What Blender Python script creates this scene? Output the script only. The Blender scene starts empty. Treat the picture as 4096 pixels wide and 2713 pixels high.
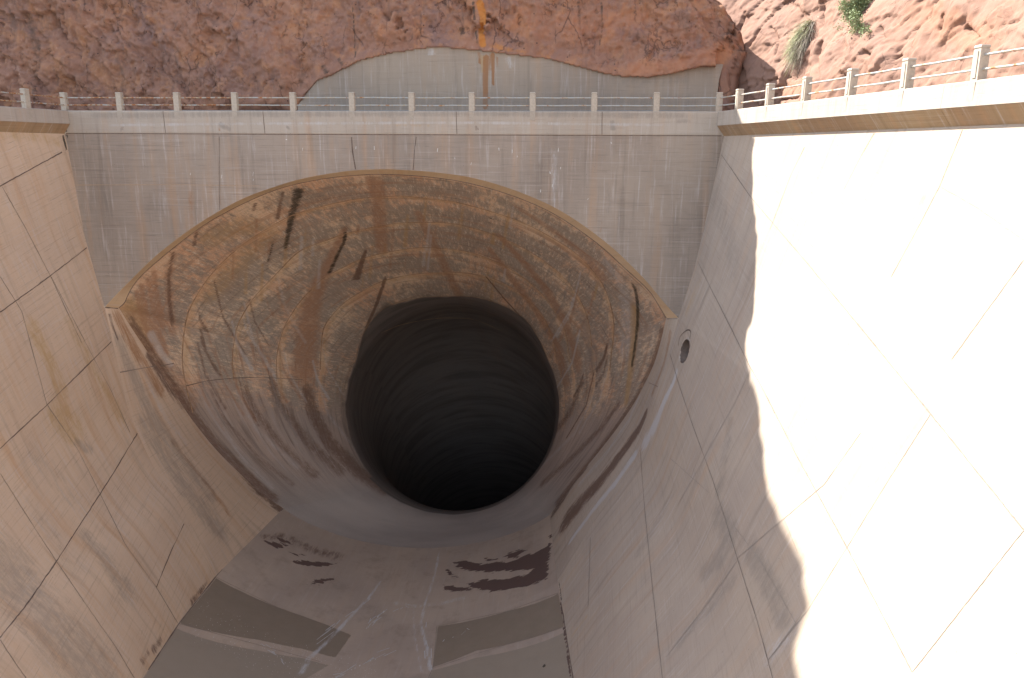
import bpy, math, random
import numpy as np
from mathutils import Vector, Matrix
from mathutils.bvhtree import BVHTree

# ---------------------------------------------------------------- camera, sky, sun, exposure
scene = bpy.context.scene
COL = scene.collection
CAM = np.array([9.2737, -39.5238, -1.8418])
YAW, PIT, ROL, FPX = .0689, .2394, .0049, 3100.97
FW = np.array([-math.sin(YAW)*math.cos(PIT), math.cos(YAW)*math.cos(PIT), -math.sin(PIT)])
RT = np.array([math.cos(YAW), math.sin(YAW), 0.]); UP = np.cross(RT, FW)
cd = bpy.data.cameras.new('camera'); cam = bpy.data.objects.new('camera', cd); COL.objects.link(cam)
cr_, sr_ = math.cos(ROL), math.sin(ROL)
R2 = RT*cr_ + UP*sr_; U2 = UP*cr_ - RT*sr_
cam.matrix_world = Matrix(((R2[0], U2[0], -FW[0], CAM[0]), (R2[1], U2[1], -FW[1], CAM[1]), (R2[2], U2[2], -FW[2], CAM[2]), (0, 0, 0, 1)))
cd.sensor_width = 36; cd.lens = 36*FPX/4096; cd.clip_end = 2000; cd.clip_start = .1
scene.camera = cam

SUN = np.array([-1, .7, 1.35]); SUN = SUN/np.linalg.norm(SUN)
w = bpy.data.worlds.new('World'); scene.world = w; w.use_nodes = True
wn = w.node_tree.nodes; wl = w.node_tree.links
sky = wn.new('ShaderNodeTexSky'); sky.sky_type = 'NISHITA'; sky.sun_disc = False
sky.sun_elevation = math.asin(SUN[2]); sky.sun_rotation = math.atan2(SUN[0], SUN[1])
sky.air_density = 1.0; sky.dust_density = 1.0; sky.ozone_density = 1.0
wn['Background'].inputs[1].default_value = .098
hs = wn.new('ShaderNodeHueSaturation'); hs.inputs['Saturation'].default_value = .55; wl.new(sky.outputs[0], hs.inputs['Color']); wl.new(hs.outputs[0], wn['Background'].inputs[0])
sd = bpy.data.lights.new('sun', 'SUN'); sd.energy = 3.7; sd.angle = math.radians(.42); sd.color = (1, .95, .87)
so = bpy.data.objects.new('sun', sd); COL.objects.link(so)
so.rotation_euler = Vector(-SUN).to_track_quat('-Z', 'Y').to_euler()
scene.view_settings.view_transform = 'Standard'; scene.view_settings.look = 'None'
scene.view_settings.exposure = 2.06; scene.view_settings.gamma = 1
scene.cycles.max_bounces = 8; scene.cycles.diffuse_bounces = 6
random.seed(4); RNG = np.random.default_rng(7)

# ---------------------------------------------------------------- helpers
D = 4096/2367.
def ray(x, y):
    a, b = x*D-2048, y*D-1356.5
    u = a*cr_+b*sr_; v = -a*sr_+b*cr_
    return FW*FPX+RT*u-UP*v
def onY(x, y, y0):
    d = ray(x, y); return CAM+d*((y0-CAM[1])/d[1])
def onP(x, y, n, p0):
    d = ray(x, y); n = np.array(n, float); return CAM+d*(((np.array(p0)-CAM)@n)/(d@n))

_h = np.random.default_rng(11).permutation(4096)
_g = np.random.default_rng(12).normal(size=(4096, 3)); _g /= np.linalg.norm(_g, axis=1)[:, None]
_o = np.random.default_rng(13).random((4096, 3))
def hsh(i, j, k): return _h[(_h[(_h[i & 4095]+j) & 4095]+k) & 4095]
def perlin(P):
    P = np.asarray(P, float); I = np.floor(P).astype(int); F = P-I; W = F*F*F*(F*(F*6-15)+10); out = 0
    for a in (0, 1):
        for b in (0, 1):
            for c in (0, 1):
                g = _g[hsh(I[:, 0]+a, I[:, 1]+b, I[:, 2]+c)]
                d = ((F-[a, b, c])*g).sum(1)
                out = out+d*(W[:, 0] if a else 1-W[:, 0])*(W[:, 1] if b else 1-W[:, 1])*(W[:, 2] if c else 1-W[:, 2])
    return out*1.5
def fbm(P, o=4, g=.5):
    s = 0; a = 1.; P = np.asarray(P, float)
    for i in range(o): s = s+a*perlin(P+17.3*i); P = P*2.03; a *= g
    return s
def facets(P):
    I = np.floor(P).astype(int); n = len(P); f1 = np.full(n, 9.); f2 = np.full(n, 9.); val = np.zeros(n)
    for a in (-1, 0, 1):
        for b in (-1, 0, 1):
            for c in (-1, 0, 1):
                h = hsh(I[:, 0]+a, I[:, 1]+b, I[:, 2]+c); q = I+[a, b, c]+_o[h]; d = P-q; dd = np.sqrt((d*d).sum(1))
                m = dd < f1; f2 = np.where(m, f1, np.minimum(f2, dd)); f1 = np.where(m, dd, f1)
                val = np.where(m, (d*_g[(h+5) & 4095]).sum(1)+_o[(h+9) & 4095, 0]*.7-.35, val)
    return val, f2-f1
def terrace(f, n, e=.22): t = f*n; return (np.floor(t)+sstep(1-e, 1., t-np.floor(t)))/n
def sstep(a, b, x): t = np.clip((x-a)/(b-a), 0, 1); return t*t*(3-2*t)
def smooth_poly(pts, n):
    """resample a polyline evenly by arc length"""
    p = np.array(pts, float); s = np.r_[0, np.cumsum(np.linalg.norm(np.diff(p, axis=0), axis=1))]
    t = np.linspace(0, s[-1], n); return np.stack([np.interp(t, s, p[:, k]) for k in range(p.shape[1])], 1)
def crspline(pts, n):
    p = np.array(pts, float); p = np.vstack([2*p[0]-p[1], p, 2*p[-1]-p[-2]]); out = []
    for i in range(1, len(p)-2):
        for t in np.linspace(0, 1, 12, endpoint=False):
            out.append(.5*((2*p[i])+(-p[i-1]+p[i+1])*t+(2*p[i-1]-5*p[i]+4*p[i+1]-p[i+2])*t*t+(-p[i-1]+3*p[i]-3*p[i+1]+p[i+2])*t**3))
    out.append(p[-2]); return smooth_poly(out, n)

def tag(o, label=None, cat=None, group=None, kind=None):
    if label: o['label'] = label
    if cat: o['category'] = cat
    if group: o['group'] = group
    if kind: o['kind'] = kind
    return o
def empty(name, loc=(0, 0, 0)):
    o = bpy.data.objects.new(name, None); COL.objects.link(o); o.location = loc; return o
def mesh(name, V, F, mat, parent=None, uv=None, attrs=None, smooth=False):
    me = bpy.data.meshes.new(name)
    V = np.asarray(V, dtype=np.float32)
    if parent is not None: V = V-np.array(parent.location, dtype=np.float32)
    if isinstance(F, np.ndarray):
        me.vertices.add(len(V)); me.vertices.foreach_set('co', V.ravel())
        me.loops.add(F.size); me.loops.foreach_set('vertex_index', F.ravel().astype(np.int32))
        me.polygons.add(len(F)); me.polygons.foreach_set('loop_start', np.arange(0, F.size, F.shape[1], dtype=np.int32))
        me.polygons.foreach_set('loop_total', np.full(len(F), F.shape[1], dtype=np.int32)); me.update(calc_edges=True); me.validate()
    else:
        me.from_pydata([tuple(map(float, v)) for v in V], [], [tuple(f) for f in F])
    if uv is not None:
        lay = me.uv_layers.new(name='UVMap'); li = np.empty(len(me.loops), dtype=np.int32); me.loops.foreach_get('vertex_index', li)
        lay.data.foreach_set('uv', np.asarray(uv, dtype=np.float32)[li].ravel())
    for k, a in (attrs or {}).items():
        at = me.attributes.new(k, 'FLOAT', 'POINT'); at.data.foreach_set('value', np.asarray(a, dtype=np.float32))
    if smooth: me.polygons.foreach_set('use_smooth', np.ones(len(me.polygons), dtype=bool))
    me.update(); me.materials.append(mat)
    o = bpy.data.objects.new(name, me); COL.objects.link(o)
    if parent is not None: o.parent = parent
    return o
def gridfaces(n, m, wrap=False):
    """n rows, m columns, row-major"""
    i, j = np.meshgrid(np.arange(n-1), np.arange(m if wrap else m-1), indexing='ij'); j2 = (j+1) % m
    return np.stack([i*m+j, i*m+j2, (i+1)*m+j2, (i+1)*m+j], -1).reshape(-1, 4)

class Surf:
    """a gridded surface that can be hit, painted and lined"""
    def __init__(s, V, F, uv):
        s.V = np.asarray(V, float); s.F = F; s.uv = np.asarray(uv, float); s.a = {}
        s.bvh = BVHTree.FromPolygons([Vector(v) for v in s.V], [tuple(f) for f in F.tolist()])
    def hit(s, p):
        d = ray(*p); h = s.bvh.ray_cast(Vector(CAM), Vector(d/np.linalg.norm(d)))
        return h
    def pts(s, px, step=None):
        px = np.array(px, float)
        if step: L = np.linalg.norm(np.diff(px, axis=0), axis=1).sum(); px = smooth_poly(px, max(2, int(L/step)))
        out = []; nr = []; fi = []
        for p in px:
            h = s.hit(p)
            if h[0] is not None: out.append(h[0][:]); n = h[1]; d = Vector(ray(*p)); n = -n if n.dot(d) > 0 else n; nr.append(n[:]); fi.append(h[2])
        s._n = np.array(nr); s._f = fi; return np.array(out)
    def uvat(s, px):
        P = s.pts(px); out = []
        for p, f in zip(P, s._f):
            idx = s.F[f]; w_ = 1/(np.linalg.norm(s.V[idx]-p, axis=1)+1e-3)**2; out.append((s.uv[idx]*w_[:, None]).sum(0)/w_.sum())
        return np.array(out)
    def get(s, k): return s.a.setdefault(k, np.zeros(len(s.V)))
    def stroke(s, k, px, w0, w1=None, val=1., soft=.5, fade=.06):
        soft = max(soft, .85)
        P = s.pts(px, 8)
        if len(P) < 2: return
        w1 = w0 if w1 is None else w1; a = s.get(k); n = len(P)-1
        lo = P.min(0)-max(w0, w1); hi = P.max(0)+max(w0, w1)
        I = np.where(((s.V > lo) & (s.V < hi)).all(1))[0]; best = np.zeros(len(I)); X = s.V[I]
        for i in range(n):
            A, B = P[i], P[i+1]; d = B-A; L = d@d+1e-9; t = np.clip(((X-A)@d)/L, 0, 1); dist = np.linalg.norm(X-A-t[:, None]*d, axis=1)
            tt = (i+t)/n; ww = w0+(w1-w0)*tt; m = 1-sstep(1-soft, 1., dist/ww)
            if fade: m = m*sstep(0, fade, tt)*sstep(0, fade, 1-tt)
            best = np.maximum(best, m)
        a[I] = np.maximum(a[I], best*val)
    def poly(s, k, px, val=1., soft=.15):
        Q = s.uvat(px); U = s.uv; a = s.get(k); inside = np.zeros(len(U), bool); dmin = np.full(len(U), 9.)
        I = np.where(((U > Q.min(0)-1) & (U < Q.max(0)+1)).all(1))[0]; X = U[I]; ins = np.zeros(len(I), bool); dm = np.full(len(I), 9.)
        for i in range(len(Q)):
            A, B = Q[i], Q[(i+1) % len(Q)]
            c = ((A[1] > X[:, 1]) != (B[1] > X[:, 1])) & (X[:, 0] < (B[0]-A[0])*(X[:, 1]-A[1])/(B[1]-A[1]+1e-12)+A[0]); ins ^= c
            d = B-A; L = d@d+1e-9; t = np.clip(((X-A)@d)/L, 0, 1); dm = np.minimum(dm, np.linalg.norm(X-A-t[:, None]*d, axis=1))
        sd_ = np.where(ins, dm, -dm); a[I] = np.maximum(a[I], sstep(-soft, soft, sd_)*val)
    def joint(s, name, px, width, mat, parent, lift=.012, jit=.0, spline=False, step=7):
        px = np.array(px, float)
        if spline: px = crspline(px, 60)
        P = s.pts(px, step); N = s._n
        if len(P) < 2: return
        T = np.gradient(P, axis=0); T /= np.linalg.norm(T, axis=1)[:, None]+1e-9
        S_ = np.cross(T, N); S_ /= np.linalg.norm(S_, axis=1)[:, None]+1e-9
        n = len(P); wv = width*(1+.3*np.convolve(RNG.normal(size=n+4), np.ones(5)/2.5, 'valid').clip(-1.5, 1.5))[:, None]*.5
        off = RNG.normal(size=(n, 1))*jit; P = P+N*lift+S_*off
        V = np.empty((2*n, 3)); V[0::2] = P-S_*wv; V[1::2] = P+S_*wv
        F = np.array([(2*i, 2*i+1, 2*i+3, 2*i+2) for i in range(n-1)])
        return mesh(name, V, F, mat, parent)
    def build(s, name, mat, parent=None, smooth=True): return mesh(name, s.V, s.F, mat, parent, s.uv, s.a, smooth)

# ---------------------------------------------------------------- materials
class NT:
    def __init__(s, name):
        s.m = bpy.data.materials.new(name); s.m.use_nodes = True; s.t = s.m.node_tree; s.N = s.t.nodes; s.L = s.t.links; s.b = s.N['Principled BSDF']
        s.b.inputs['Roughness'].default_value = .9; s.b.inputs['Specular IOR Level'].default_value = .25
    def put(s, sock, v):
        if isinstance(v, bpy.types.NodeSocket): s.L.new(v, sock)
        else: sock.default_value = v
    def uv(s): return s.N.new('ShaderNodeUVMap').outputs[0] if not hasattr(s, '_u') else s._u
    def obj(s): return s.N.new('ShaderNodeTexCoord').outputs['Object']
    def att(s, n): a = s.N.new('ShaderNodeAttribute'); a.attribute_name = n; return a.outputs['Fac']
    def map(s, v, sc, rot=(0, 0, 0), loc=(0, 0, 0)):
        n = s.N.new('ShaderNodeMapping'); s.put(n.inputs[0], v); n.inputs['Scale'].default_value = sc; n.inputs['Rotation'].default_value = rot; n.inputs['Location'].default_value = loc; return n.outputs[0]
    def noise(s, v, scale=1, det=4, rough=.55, dist=0):
        n = s.N.new('ShaderNodeTexNoise'); s.put(n.inputs['Vector'], v); n.inputs['Scale'].default_value = scale; n.inputs['Detail'].default_value = det
        n.inputs['Roughness'].default_value = rough; n.inputs['Distortion'].default_value = dist; return n.outputs['Fac']
    def vor(s, v, scale=1, feat='F1', out='Distance', rnd=1):
        n = s.N.new('ShaderNodeTexVoronoi'); n.feature = feat; s.put(n.inputs['Vector'], v); n.inputs['Scale'].default_value = scale; n.inputs['Randomness'].default_value = rnd; return n.outputs[out]
    def ma(s, op, a, b=0., c=0., cl=False):
        n = s.N.new('ShaderNodeMath'); n.operation = op; n.use_clamp = cl; s.put(n.inputs[0], a); s.put(n.inputs[1], b); s.put(n.inputs[2], c); return n.outputs[0]
    def rng(s, v, a, b, c=0., d=1.):
        n = s.N.new('ShaderNodeMapRange'); n.interpolation_type = 'SMOOTHSTEP'; s.put(n.inputs[0], v)
        for i, q in enumerate((a, b, c, d)): s.put(n.inputs[i+1], q)
        return n.outputs[0]
    def mix(s, f, a, b, mode='MIX'):
        n = s.N.new('ShaderNodeMix'); n.data_type = 'RGBA'; n.blend_type = mode; s.put(n.inputs[0], f)
        for i, q in ((6, a), (7, b)): s.put(n.inputs[i], q if isinstance(q, bpy.types.NodeSocket) else (*q, 1))
        return n.outputs[2]
    def bump(s, h, strength=.3, dist=.05):
        n = s.N.new('ShaderNodeBump'); n.inputs['Strength'].default_value = strength; n.inputs['Distance'].default_value = dist; s.put(n.inputs['Height'], h); s.L.new(n.outputs[0], s.b.inputs['Normal'])
    def out(s, col, rough=None):
        s.put(s.b.inputs['Base Color'], col if isinstance(col, bpy.types.NodeSocket) else (*col, 1))
        if rough is not None: s.put(s.b.inputs['Roughness'], rough)
        return s.m

RUST = (.30, .135, .05); DARK = (.045, .038, .03); PALE = (.52, .52, .53); BROWN = (.13, .075, .055); OCHRE = (.46, .30, .13)
def concrete(name, ca, cb, board=.25, streak=.3, ochre=.25, bs=5.2, patch=.3, blot=.0, grain=.12):
    t = NT(name); uv = t.uv()
    n0 = t.noise(t.map(uv, (.16, .12, 1)), 1, 5, .6); col = t.mix(t.rng(n0, .35, .65), ca, cb)
    # lifts of slightly different concrete
    pv = t.vor(t.map(uv, (.33, .42, 1)), 1, 'F1', 'Color'); pvs = t.N.new('ShaderNodeSeparateColor'); t.L.new(pv, pvs.inputs[0])
    col = t.mix(t.ma('MULTIPLY', pvs.outputs[0], patch*.0), col, (.2, .2, .2))
    # vertical run-off streaks, light and dark
    s1 = t.noise(t.map(uv, (2.6, .13, 1)), 1, 6, .62); s2 = t.noise(t.map(uv, (6.5, .35, 1), loc=(7, 3, 0)), 1, 5, .65)
    col = t.mix(t.ma('MULTIPLY', t.rng(s1, .50, .72), streak*1.4), col, [c*.55 for c in ca])
    col = t.mix(t.ma('MULTIPLY', t.rng(s2, .52, .74), streak*1.3), col, (.56, .52, .50))
    # ochre run-off
    s3 = t.noise(t.map(uv, (1.5, .10, 1), loc=(31, 5, 0)), 1, 6, .6)
    col = t.mix(t.ma('MULTIPLY', t.rng(s3, .48, .74), ochre*1.6), col, (.50, .29, .15))
    # board marks: long faint horizontal lines, dark and broken
    b1 = t.noise(t.map(uv, (.22, bs*1.7, 1)), 1, 4, .7); b2 = t.noise(t.map(uv, (.7, bs*4.2, 1), loc=(3, 9, 0)), 1, 3, .6)
    col = t.mix(t.ma('MULTIPLY', t.rng(b1, .53, .68), board), col, [c*.6 for c in cb])
    col = t.mix(t.ma('MULTIPLY', t.rng(b2, .60, .70), board*1.2), col, [c*.42 for c in cb])
    b3 = t.noise(t.map(uv, (.3, bs*2.6, 1), loc=(13, 2, 0)), 1, 3, .6)
    col = t.mix(t.ma('MULTIPLY', t.rng(b3, .55, .72), board*.6), col, (.58, .53, .50))
    if blot:
        q = t.noise(t.map(uv, (.5, .5, 1)), 1, 8, .72); col = t.mix(t.ma('MULTIPLY', t.rng(q, .5, .66), blot), col, [c*.5 for c in cb])
    # small pits
    pt = t.vor(t.map(uv, (2.2, 2.2, 1)), 1); col = t.mix(t.ma('MULTIPLY', t.rng(pt, .05, .02), .6), col, (.10, .08, .07))
    gr = t.noise(uv, 22, 5, .75)
    # painted-in real stains
    e = t.noise(t.map(uv, (3.6, .8, 1)), 1, 10, .84); e2 = t.noise(uv, 5, 8, .75)
    def m(k, lo=.35, hi=.6, amt=1., src=e): return t.ma('MULTIPLY', t.rng(t.ma('ADD', t.att(k), t.ma('MULTIPLY', t.ma('SUBTRACT', src, .5), 3.6)), lo, hi), t.ma('MULTIPLY', t.rng(t.att(k), 0.02, .55), amt))
    col = t.mix(m('ochre', .1, 1.1, .7), col, OCHRE)
    col = t.mix(m('rust', .15, 1.0, .75), col, RUST)
    col = t.mix(m('brown', .1, .9, .85), col, BROWN)
    def sb(k, c1, c2):
        global_ = t.ma('ADD', t.att(k), t.ma('MULTIPLY', t.ma('SUBTRACT', e2, .5), .5)); return t.mix(t.rng(global_, .33, .66), col, t.mix(t.noise(uv, 1.3, 8, .7), c1, c2))
    col = sb('slab', (.20, .155, .112), (.26, .205, .155)); col = sb('slabb', (.26, .21, .16), (.31, .255, .20))
    col = t.mix(m('gray', .1, 1.1, .45), col, (.20, .185, .165))
    col = t.mix(m('pale', .1, 1.0, .7), col, PALE)
    wv = t.ma('ADD', t.att('wet'), t.ma('MULTIPLY', t.ma('SUBTRACT', t.noise(t.map(uv, (1.1, 3.2, 1)), 1, 7, .62), .5), 1.5)); col = t.mix(t.ma('MULTIPLY', t.rng(wv, .46, .50), t.rng(t.att('wet'), .01, .05)), col, (.12, .077, .064))
    col = t.mix(m('white', .72, .9, 1., t.noise(t.map(uv, (9, 3, 1)), 1, 8, .8)), col, (.75, .74, .72))
    col = t.mix(m('dark', .35, .65, .92), col, DARK)
    sp = t.vor(uv, 7); sm = t.ma('MULTIPLY', t.rng(sp, .13, .07), t.rng(t.ma('ADD', t.noise(uv, 1.1, 4), t.ma('MULTIPLY', t.att('speck'), .55)), .78, .98))
    col = t.mix(t.ma('MULTIPLY', sm, t.rng(t.att('speck'), .01, .2)), col, (.7, .69, .66))
    g2 = t.ma('MULTIPLY_ADD', gr, grain*2, 1-grain)
    mv = t.N.new('ShaderNodeVectorMath'); mv.operation = 'SCALE'; t.L.new(col, mv.inputs[0]); t.L.new(g2, mv.inputs['Scale'])
    hgt = t.ma('ADD', t.ma('MULTIPLY', b1, .6), t.ma('MULTIPLY', gr, .35))
    t.bump(hgt, .35, .02)
    return t.out(mv.outputs[0])

M_back = concrete('concrete_back', (.37, .305, .25), (.30, .25, .21), .38, .40, .22, 5.0, blot=.12)
M_left = concrete('concrete_left', (.63, .475, .345), (.57, .43, .32), .36, .30, .34, 4.2, blot=.06)
M_right = concrete('concrete_right', (.46, .38, .305), (.41, .34, .28), .22, .28, .16, 4.2, blot=.06)
M_para = concrete('concrete_parapet', (.45, .39, .33), (.40, .345, .29), .18, .32, .2, 3.5)
M_floor = concrete('concrete_floor', (.43, .34, .265), (.36, .285, .23), .06, .10, .06, 3, blot=.3)
M_corb = concrete('concrete_corbel', (.42, .31, .19), (.33, .225, .14), .3, .5, .4, 6)
M_ret = concrete('concrete_retaining', (.36, .30, .24), (.30, .25, .205), .16, .3, .12, 3.0)
M_band = concrete('concrete_band', (.60, .44, .29), (.54, .385, .24), .12, .2, .3, 3.0)

def tunnel_mat():
    t = NT('tunnel_concrete'); uv = t.uv()
    up = t.att('upper')           # zone above the springline where growth and rust cling
    n0 = t.noise(t.map(uv, (.15, .15, 1)), 1, 6, .6)
    low = t.mix(t.rng(n0, .35, .65), (.40, .30, .24), (.31, .245, .205))
    st = t.noise(t.map(uv, (.11, 1.5, 1), rot=(0, 0, .12)), 1, 8, .66, .3); low = t.mix(t.ma('MULTIPLY', t.rng(st, .48, .66), .65), low, (.17, .125, .10))
    st2 = t.noise(t.map(uv, (.14, 2.8, 1), rot=(0, 0, .12), loc=(4, 4, 0)), 1, 8, .68, .2); low = t.mix(t.ma('MULTIPLY', t.rng(st2, .52, .7), .45), low, (.40, .36, .34))
    o = t.noise(t.map(uv, (.35, .3, 1), loc=(9, 1, 0)), 1, 7, .65)
    hi = t.mix(t.rng(o, .38, .62), (.62, .45, .31), (.56, .34, .215))
    # mottled grey growth combed down the slope
    k = t.map(uv, (3.2, 1.1, 1), rot=(0, 0, .5)); g1 = t.noise(k, 1, 12, .86, .3); g2 = t.noise(t.map(uv, (.3, .33, 1), loc=(2, 8, 0)), 1, 5, .6)
    g = t.ma('ADD', t.ma('ADD', t.ma('MULTIPLY', g1, .85), t.ma('MULTIPLY', g2, .50)), t.ma('MULTIPLY', t.att('mott'), .055)); g = t.ma('ADD', g, .035)
    hi = t.mix(t.ma('MULTIPLY', t.rng(g, .665, .77), .8), hi, t.mix(t.noise(uv, .8, 4), (.20, .165, .13), (.28, .25, .22)))
    cmb = t.noise(t.map(uv, (9, 1.8, 1), rot=(0, 0, .55)), 1, 9, .85); hi = t.mix(t.ma('MULTIPLY', t.rng(cmb, .52, .60), .75), hi, (.68, .55, .42))
    cmd = t.noise(t.map(uv, (5.5, 1.2, 1), rot=(0, 0, .55), loc=(5, 5, 0)), 1, 9, .85); hi = t.mix(t.ma('MULTIPLY', t.rng(cmd, .55, .65), .7), hi, (.13, .10, .078))
    sk = t.noise(t.map(uv, (.17, 2.3, 1), rot=(0, 0, .10), loc=(2, 9, 0)), 1, 9, .72, .4); hi = t.mix(t.ma('MULTIPLY', t.rng(sk, .52, .62), .55), hi, (.33, .185, .11))
    sk2 = t.noise(t.map(uv, (.25, 5., 1), rot=(0, 0, .10), loc=(8, 9, 0)), 1, 9, .75, .2); hi = t.mix(t.ma('MULTIPLY', t.rng(sk2, .55, .63), .5), hi, (.16, .115, .08))
    low = t.mix(t.ma('MULTIPLY', t.rng(sk2, .54, .62), .4), low, (.15, .11, .085))
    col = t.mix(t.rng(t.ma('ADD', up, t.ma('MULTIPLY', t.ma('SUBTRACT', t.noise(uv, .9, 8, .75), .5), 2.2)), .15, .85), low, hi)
    col = t.mix(t.att('inv'), col, t.mix(t.rng(n0, .35, .65), (.31, .26, .225), (.25, .21, .185)))
    e = t.ma('ADD', t.ma('MULTIPLY', t.noise(uv, 2.6, 10, .9), .6), t.ma('MULTIPLY', t.noise(t.map(uv, (1.2, 9, 1)), 1, 6, .85), .4))
    def m(k_, lo, h, amt): return t.ma('MULTIPLY', t.rng(t.ma('ADD', t.att(k_), t.ma('MULTIPLY', t.ma('SUBTRACT', e, .5), 4.2)), lo, h), t.ma('MULTIPLY', t.rng(t.att(k_), .02, .6), amt))
    col = t.mix(m('ochre', .0, 1.1, .6), col, (.42, .25, .10))
    col = t.mix(m('rust', .05, 1.1, .75), col, (.33, .175, .10))
    col = t.mix(m('brown', .05, .95, .85), col, (.14, .08, .055))
    col = t.mix(m('gray', .0, 1.1, .5), col, (.20, .18, .165))
    col = t.mix(m('pale', .1, 1., .6), col, (.45, .42, .40))
    col = t.mix(m('dark', .3, 1.1, .88), col, (.032, .026, .018))
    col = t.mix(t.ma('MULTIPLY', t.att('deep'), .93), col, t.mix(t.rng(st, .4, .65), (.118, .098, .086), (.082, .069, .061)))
    gr = t.noise(uv, 14, 8, .85); mv = t.N.new('ShaderNodeVectorMath'); mv.operation = 'SCALE'; t.L.new(col, mv.inputs[0]); t.L.new(t.ma('MULTIPLY_ADD', gr, 1.0, .5), mv.inputs['Scale'])
    t.bump(t.ma('ADD', gr, g1), .4, .03)
    return t.out(mv.outputs[0])
M_tun = tunnel_mat()

def rock_mat(name, k=1.3, bs=1., pale=0.):
    t = NT(name); ob = t.obj()
    a = t.noise(ob, .35, 8, .62); b = t.noise(t.map(ob, (1, 1, 1), loc=(9, 9, 9)), .8, 9, .68); c = t.noise(ob, 3.5, 9, .75); v = t.noise(t.map(ob, (1.6, 1.6, .35)), .8, 7, .65)
    col = t.mix(t.rng(a, .38, .62), (.36, .19, .125), (.29, .165, .125))
    col = t.mix(t.ma('MULTIPLY', t.rng(b, .48, .66), .85), col, (.44, .225, .125))
    col = t.mix(t.ma('MULTIPLY', t.rng(t.noise(t.map(ob, (1, 1, 1), loc=(4, 0, 2)), .55, 9, .7), .52, .66), .65), col, (.225, .145, .135))
    col = t.mix(t.ma('MULTIPLY', t.rng(c, .52, .72), .5), col, (.50, .31, .23))
    col = t.mix(t.ma('MULTIPLY', t.rng(v, .54, .70), .55), col, (.15, .10, .08))
    col = t.mix(t.ma('MULTIPLY', t.rng(t.noise(ob, 9, 6, .8), .55, .75), .4), col, (.16, .09, .07))
    col = t.mix(t.ma('MULTIPLY', t.rng(t.vor(ob, 2.1), .10, .05), t.rng(t.noise(ob, .7, 3), .45, .55)), col, (.05, .03, .03))
    col = t.mix(t.rng(t.att('crack'), .1, .9, 0., .6), col, (.09, .05, .04))
    col = t.mix(t.ma('MULTIPLY', t.rng(t.ma('ADD', t.att('rust'), t.ma('MULTIPLY', t.ma('SUBTRACT', b, .5), 1.4)), .3, .8), t.rng(t.att('rust'), .02, .1)), col, (.52, .215, .06))
    col = t.mix(t.ma('MULTIPLY', t.rng(t.ma('ADD', t.att('dark'), t.ma('MULTIPLY', t.ma('SUBTRACT', c, .5), 1.4)), .3, .8), t.rng(t.att('dark'), .02, .1, 0, .8)), col, (.07, .055, .045))
    col = t.mix(t.ma('MULTIPLY', t.rng(t.ma('ADD', t.att('pale'), t.ma('MULTIPLY', t.ma('SUBTRACT', c, .5), 1.4)), .3, .8), t.rng(t.att('pale'), .02, .1, 0, .7)), col, (.42, .26, .20))
    col = t.mix(t.ma('MULTIPLY', t.rng(t.ma('ADD', t.att('orange'), t.ma('MULTIPLY', t.ma('SUBTRACT', b, .5), 1.4)), .2, 1.), .6), col, (.46, .21, .115))
    wn_ = t.N.new('ShaderNodeTexNoise'); wn_.inputs['Scale'].default_value = 1.1; wn_.inputs['Detail'].default_value = 6; t.L.new(ob, wn_.inputs['Vector'])
    vm = t.N.new('ShaderNodeVectorMath'); vm.operation = 'MULTIPLY_ADD'; t.L.new(wn_.outputs['Color'], vm.inputs[0]); vm.inputs[1].default_value = (.7, .7, .7); t.L.new(ob, vm.inputs[2])
    c1 = t.vor(t.map(vm.outputs[0], (.9, .9, .28), rot=(0, .75, 0)), .8, 'DISTANCE_TO_EDGE'); c2 = t.vor(t.map(vm.outputs[0], (1, 1, .5), rot=(0, .9, 0)), 3.4, 'DISTANCE_TO_EDGE')
    k1 = t.ma('MULTIPLY', t.rng(c1, .022, .0), t.rng(t.noise(ob, .6, 4), .48, .6)); k2 = t.ma('MULTIPLY', t.rng(c2, .035, .0), t.rng(t.noise(ob, .9, 4), .54, .66)); ck = t.ma('MAXIMUM', k1, k2)
    col = t.mix(t.ma('MULTIPLY', ck, .65), col, (.08, .045, .04))
    fa = t.vor(t.map(vm.outputs[0], (1, 1, .6), rot=(0, .8, 0)), 2.2, 'F1', 'Color'); sc_ = t.N.new('ShaderNodeSeparateColor'); t.L.new(fa, sc_.inputs[0])
    h = t.ma('ADD', t.ma('ADD', t.ma('MULTIPLY', t.noise(ob, 3.5, 12, .75), .6), t.ma('MULTIPLY', ck, -.35)), t.ma('MULTIPLY', sc_.outputs[0], .12))
    t.bump(h, .7*bs, .08*bs)
    mv = t.N.new('ShaderNodeVectorMath'); mv.operation = 'SCALE'; t.L.new(t.mix(pale, col, (.42, .24, .175)), mv.inputs[0]); mv.inputs['Scale'].default_value = k
    return t.out(mv.outputs[0])
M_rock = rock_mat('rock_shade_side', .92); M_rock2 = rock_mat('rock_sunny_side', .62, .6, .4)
def plain(name, ca, cb, sc=6, rough=.85, metal=0, bump=.2):
    t = NT(name); n = t.noise(t.obj(), sc, 6, .7); t.b.inputs['Metallic'].default_value = metal; t.bump(n, bump, .01); return t.out(t.mix(t.rng(n, .35, .65), ca, cb), rough)
M_joint = plain('joint_dark', (.12, .085, .068), (.19, .14, .11))
M_jointp = plain('joint_light', (.44, .33, .24), (.36, .26, .18))
M_jointt = plain('tunnel_joint', (.40, .25, .14), (.22, .14, .09), 3)
M_hair = plain('hairline_joint', (.20, .155, .125), (.26, .21, .17))
M_post = plain('post_concrete', (.50, .44, .365), (.42, .365, .30), 9)
M_steel = plain('old_steel', (.36, .38, .39), (.30, .31, .31), 7, .5, .3)
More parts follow.
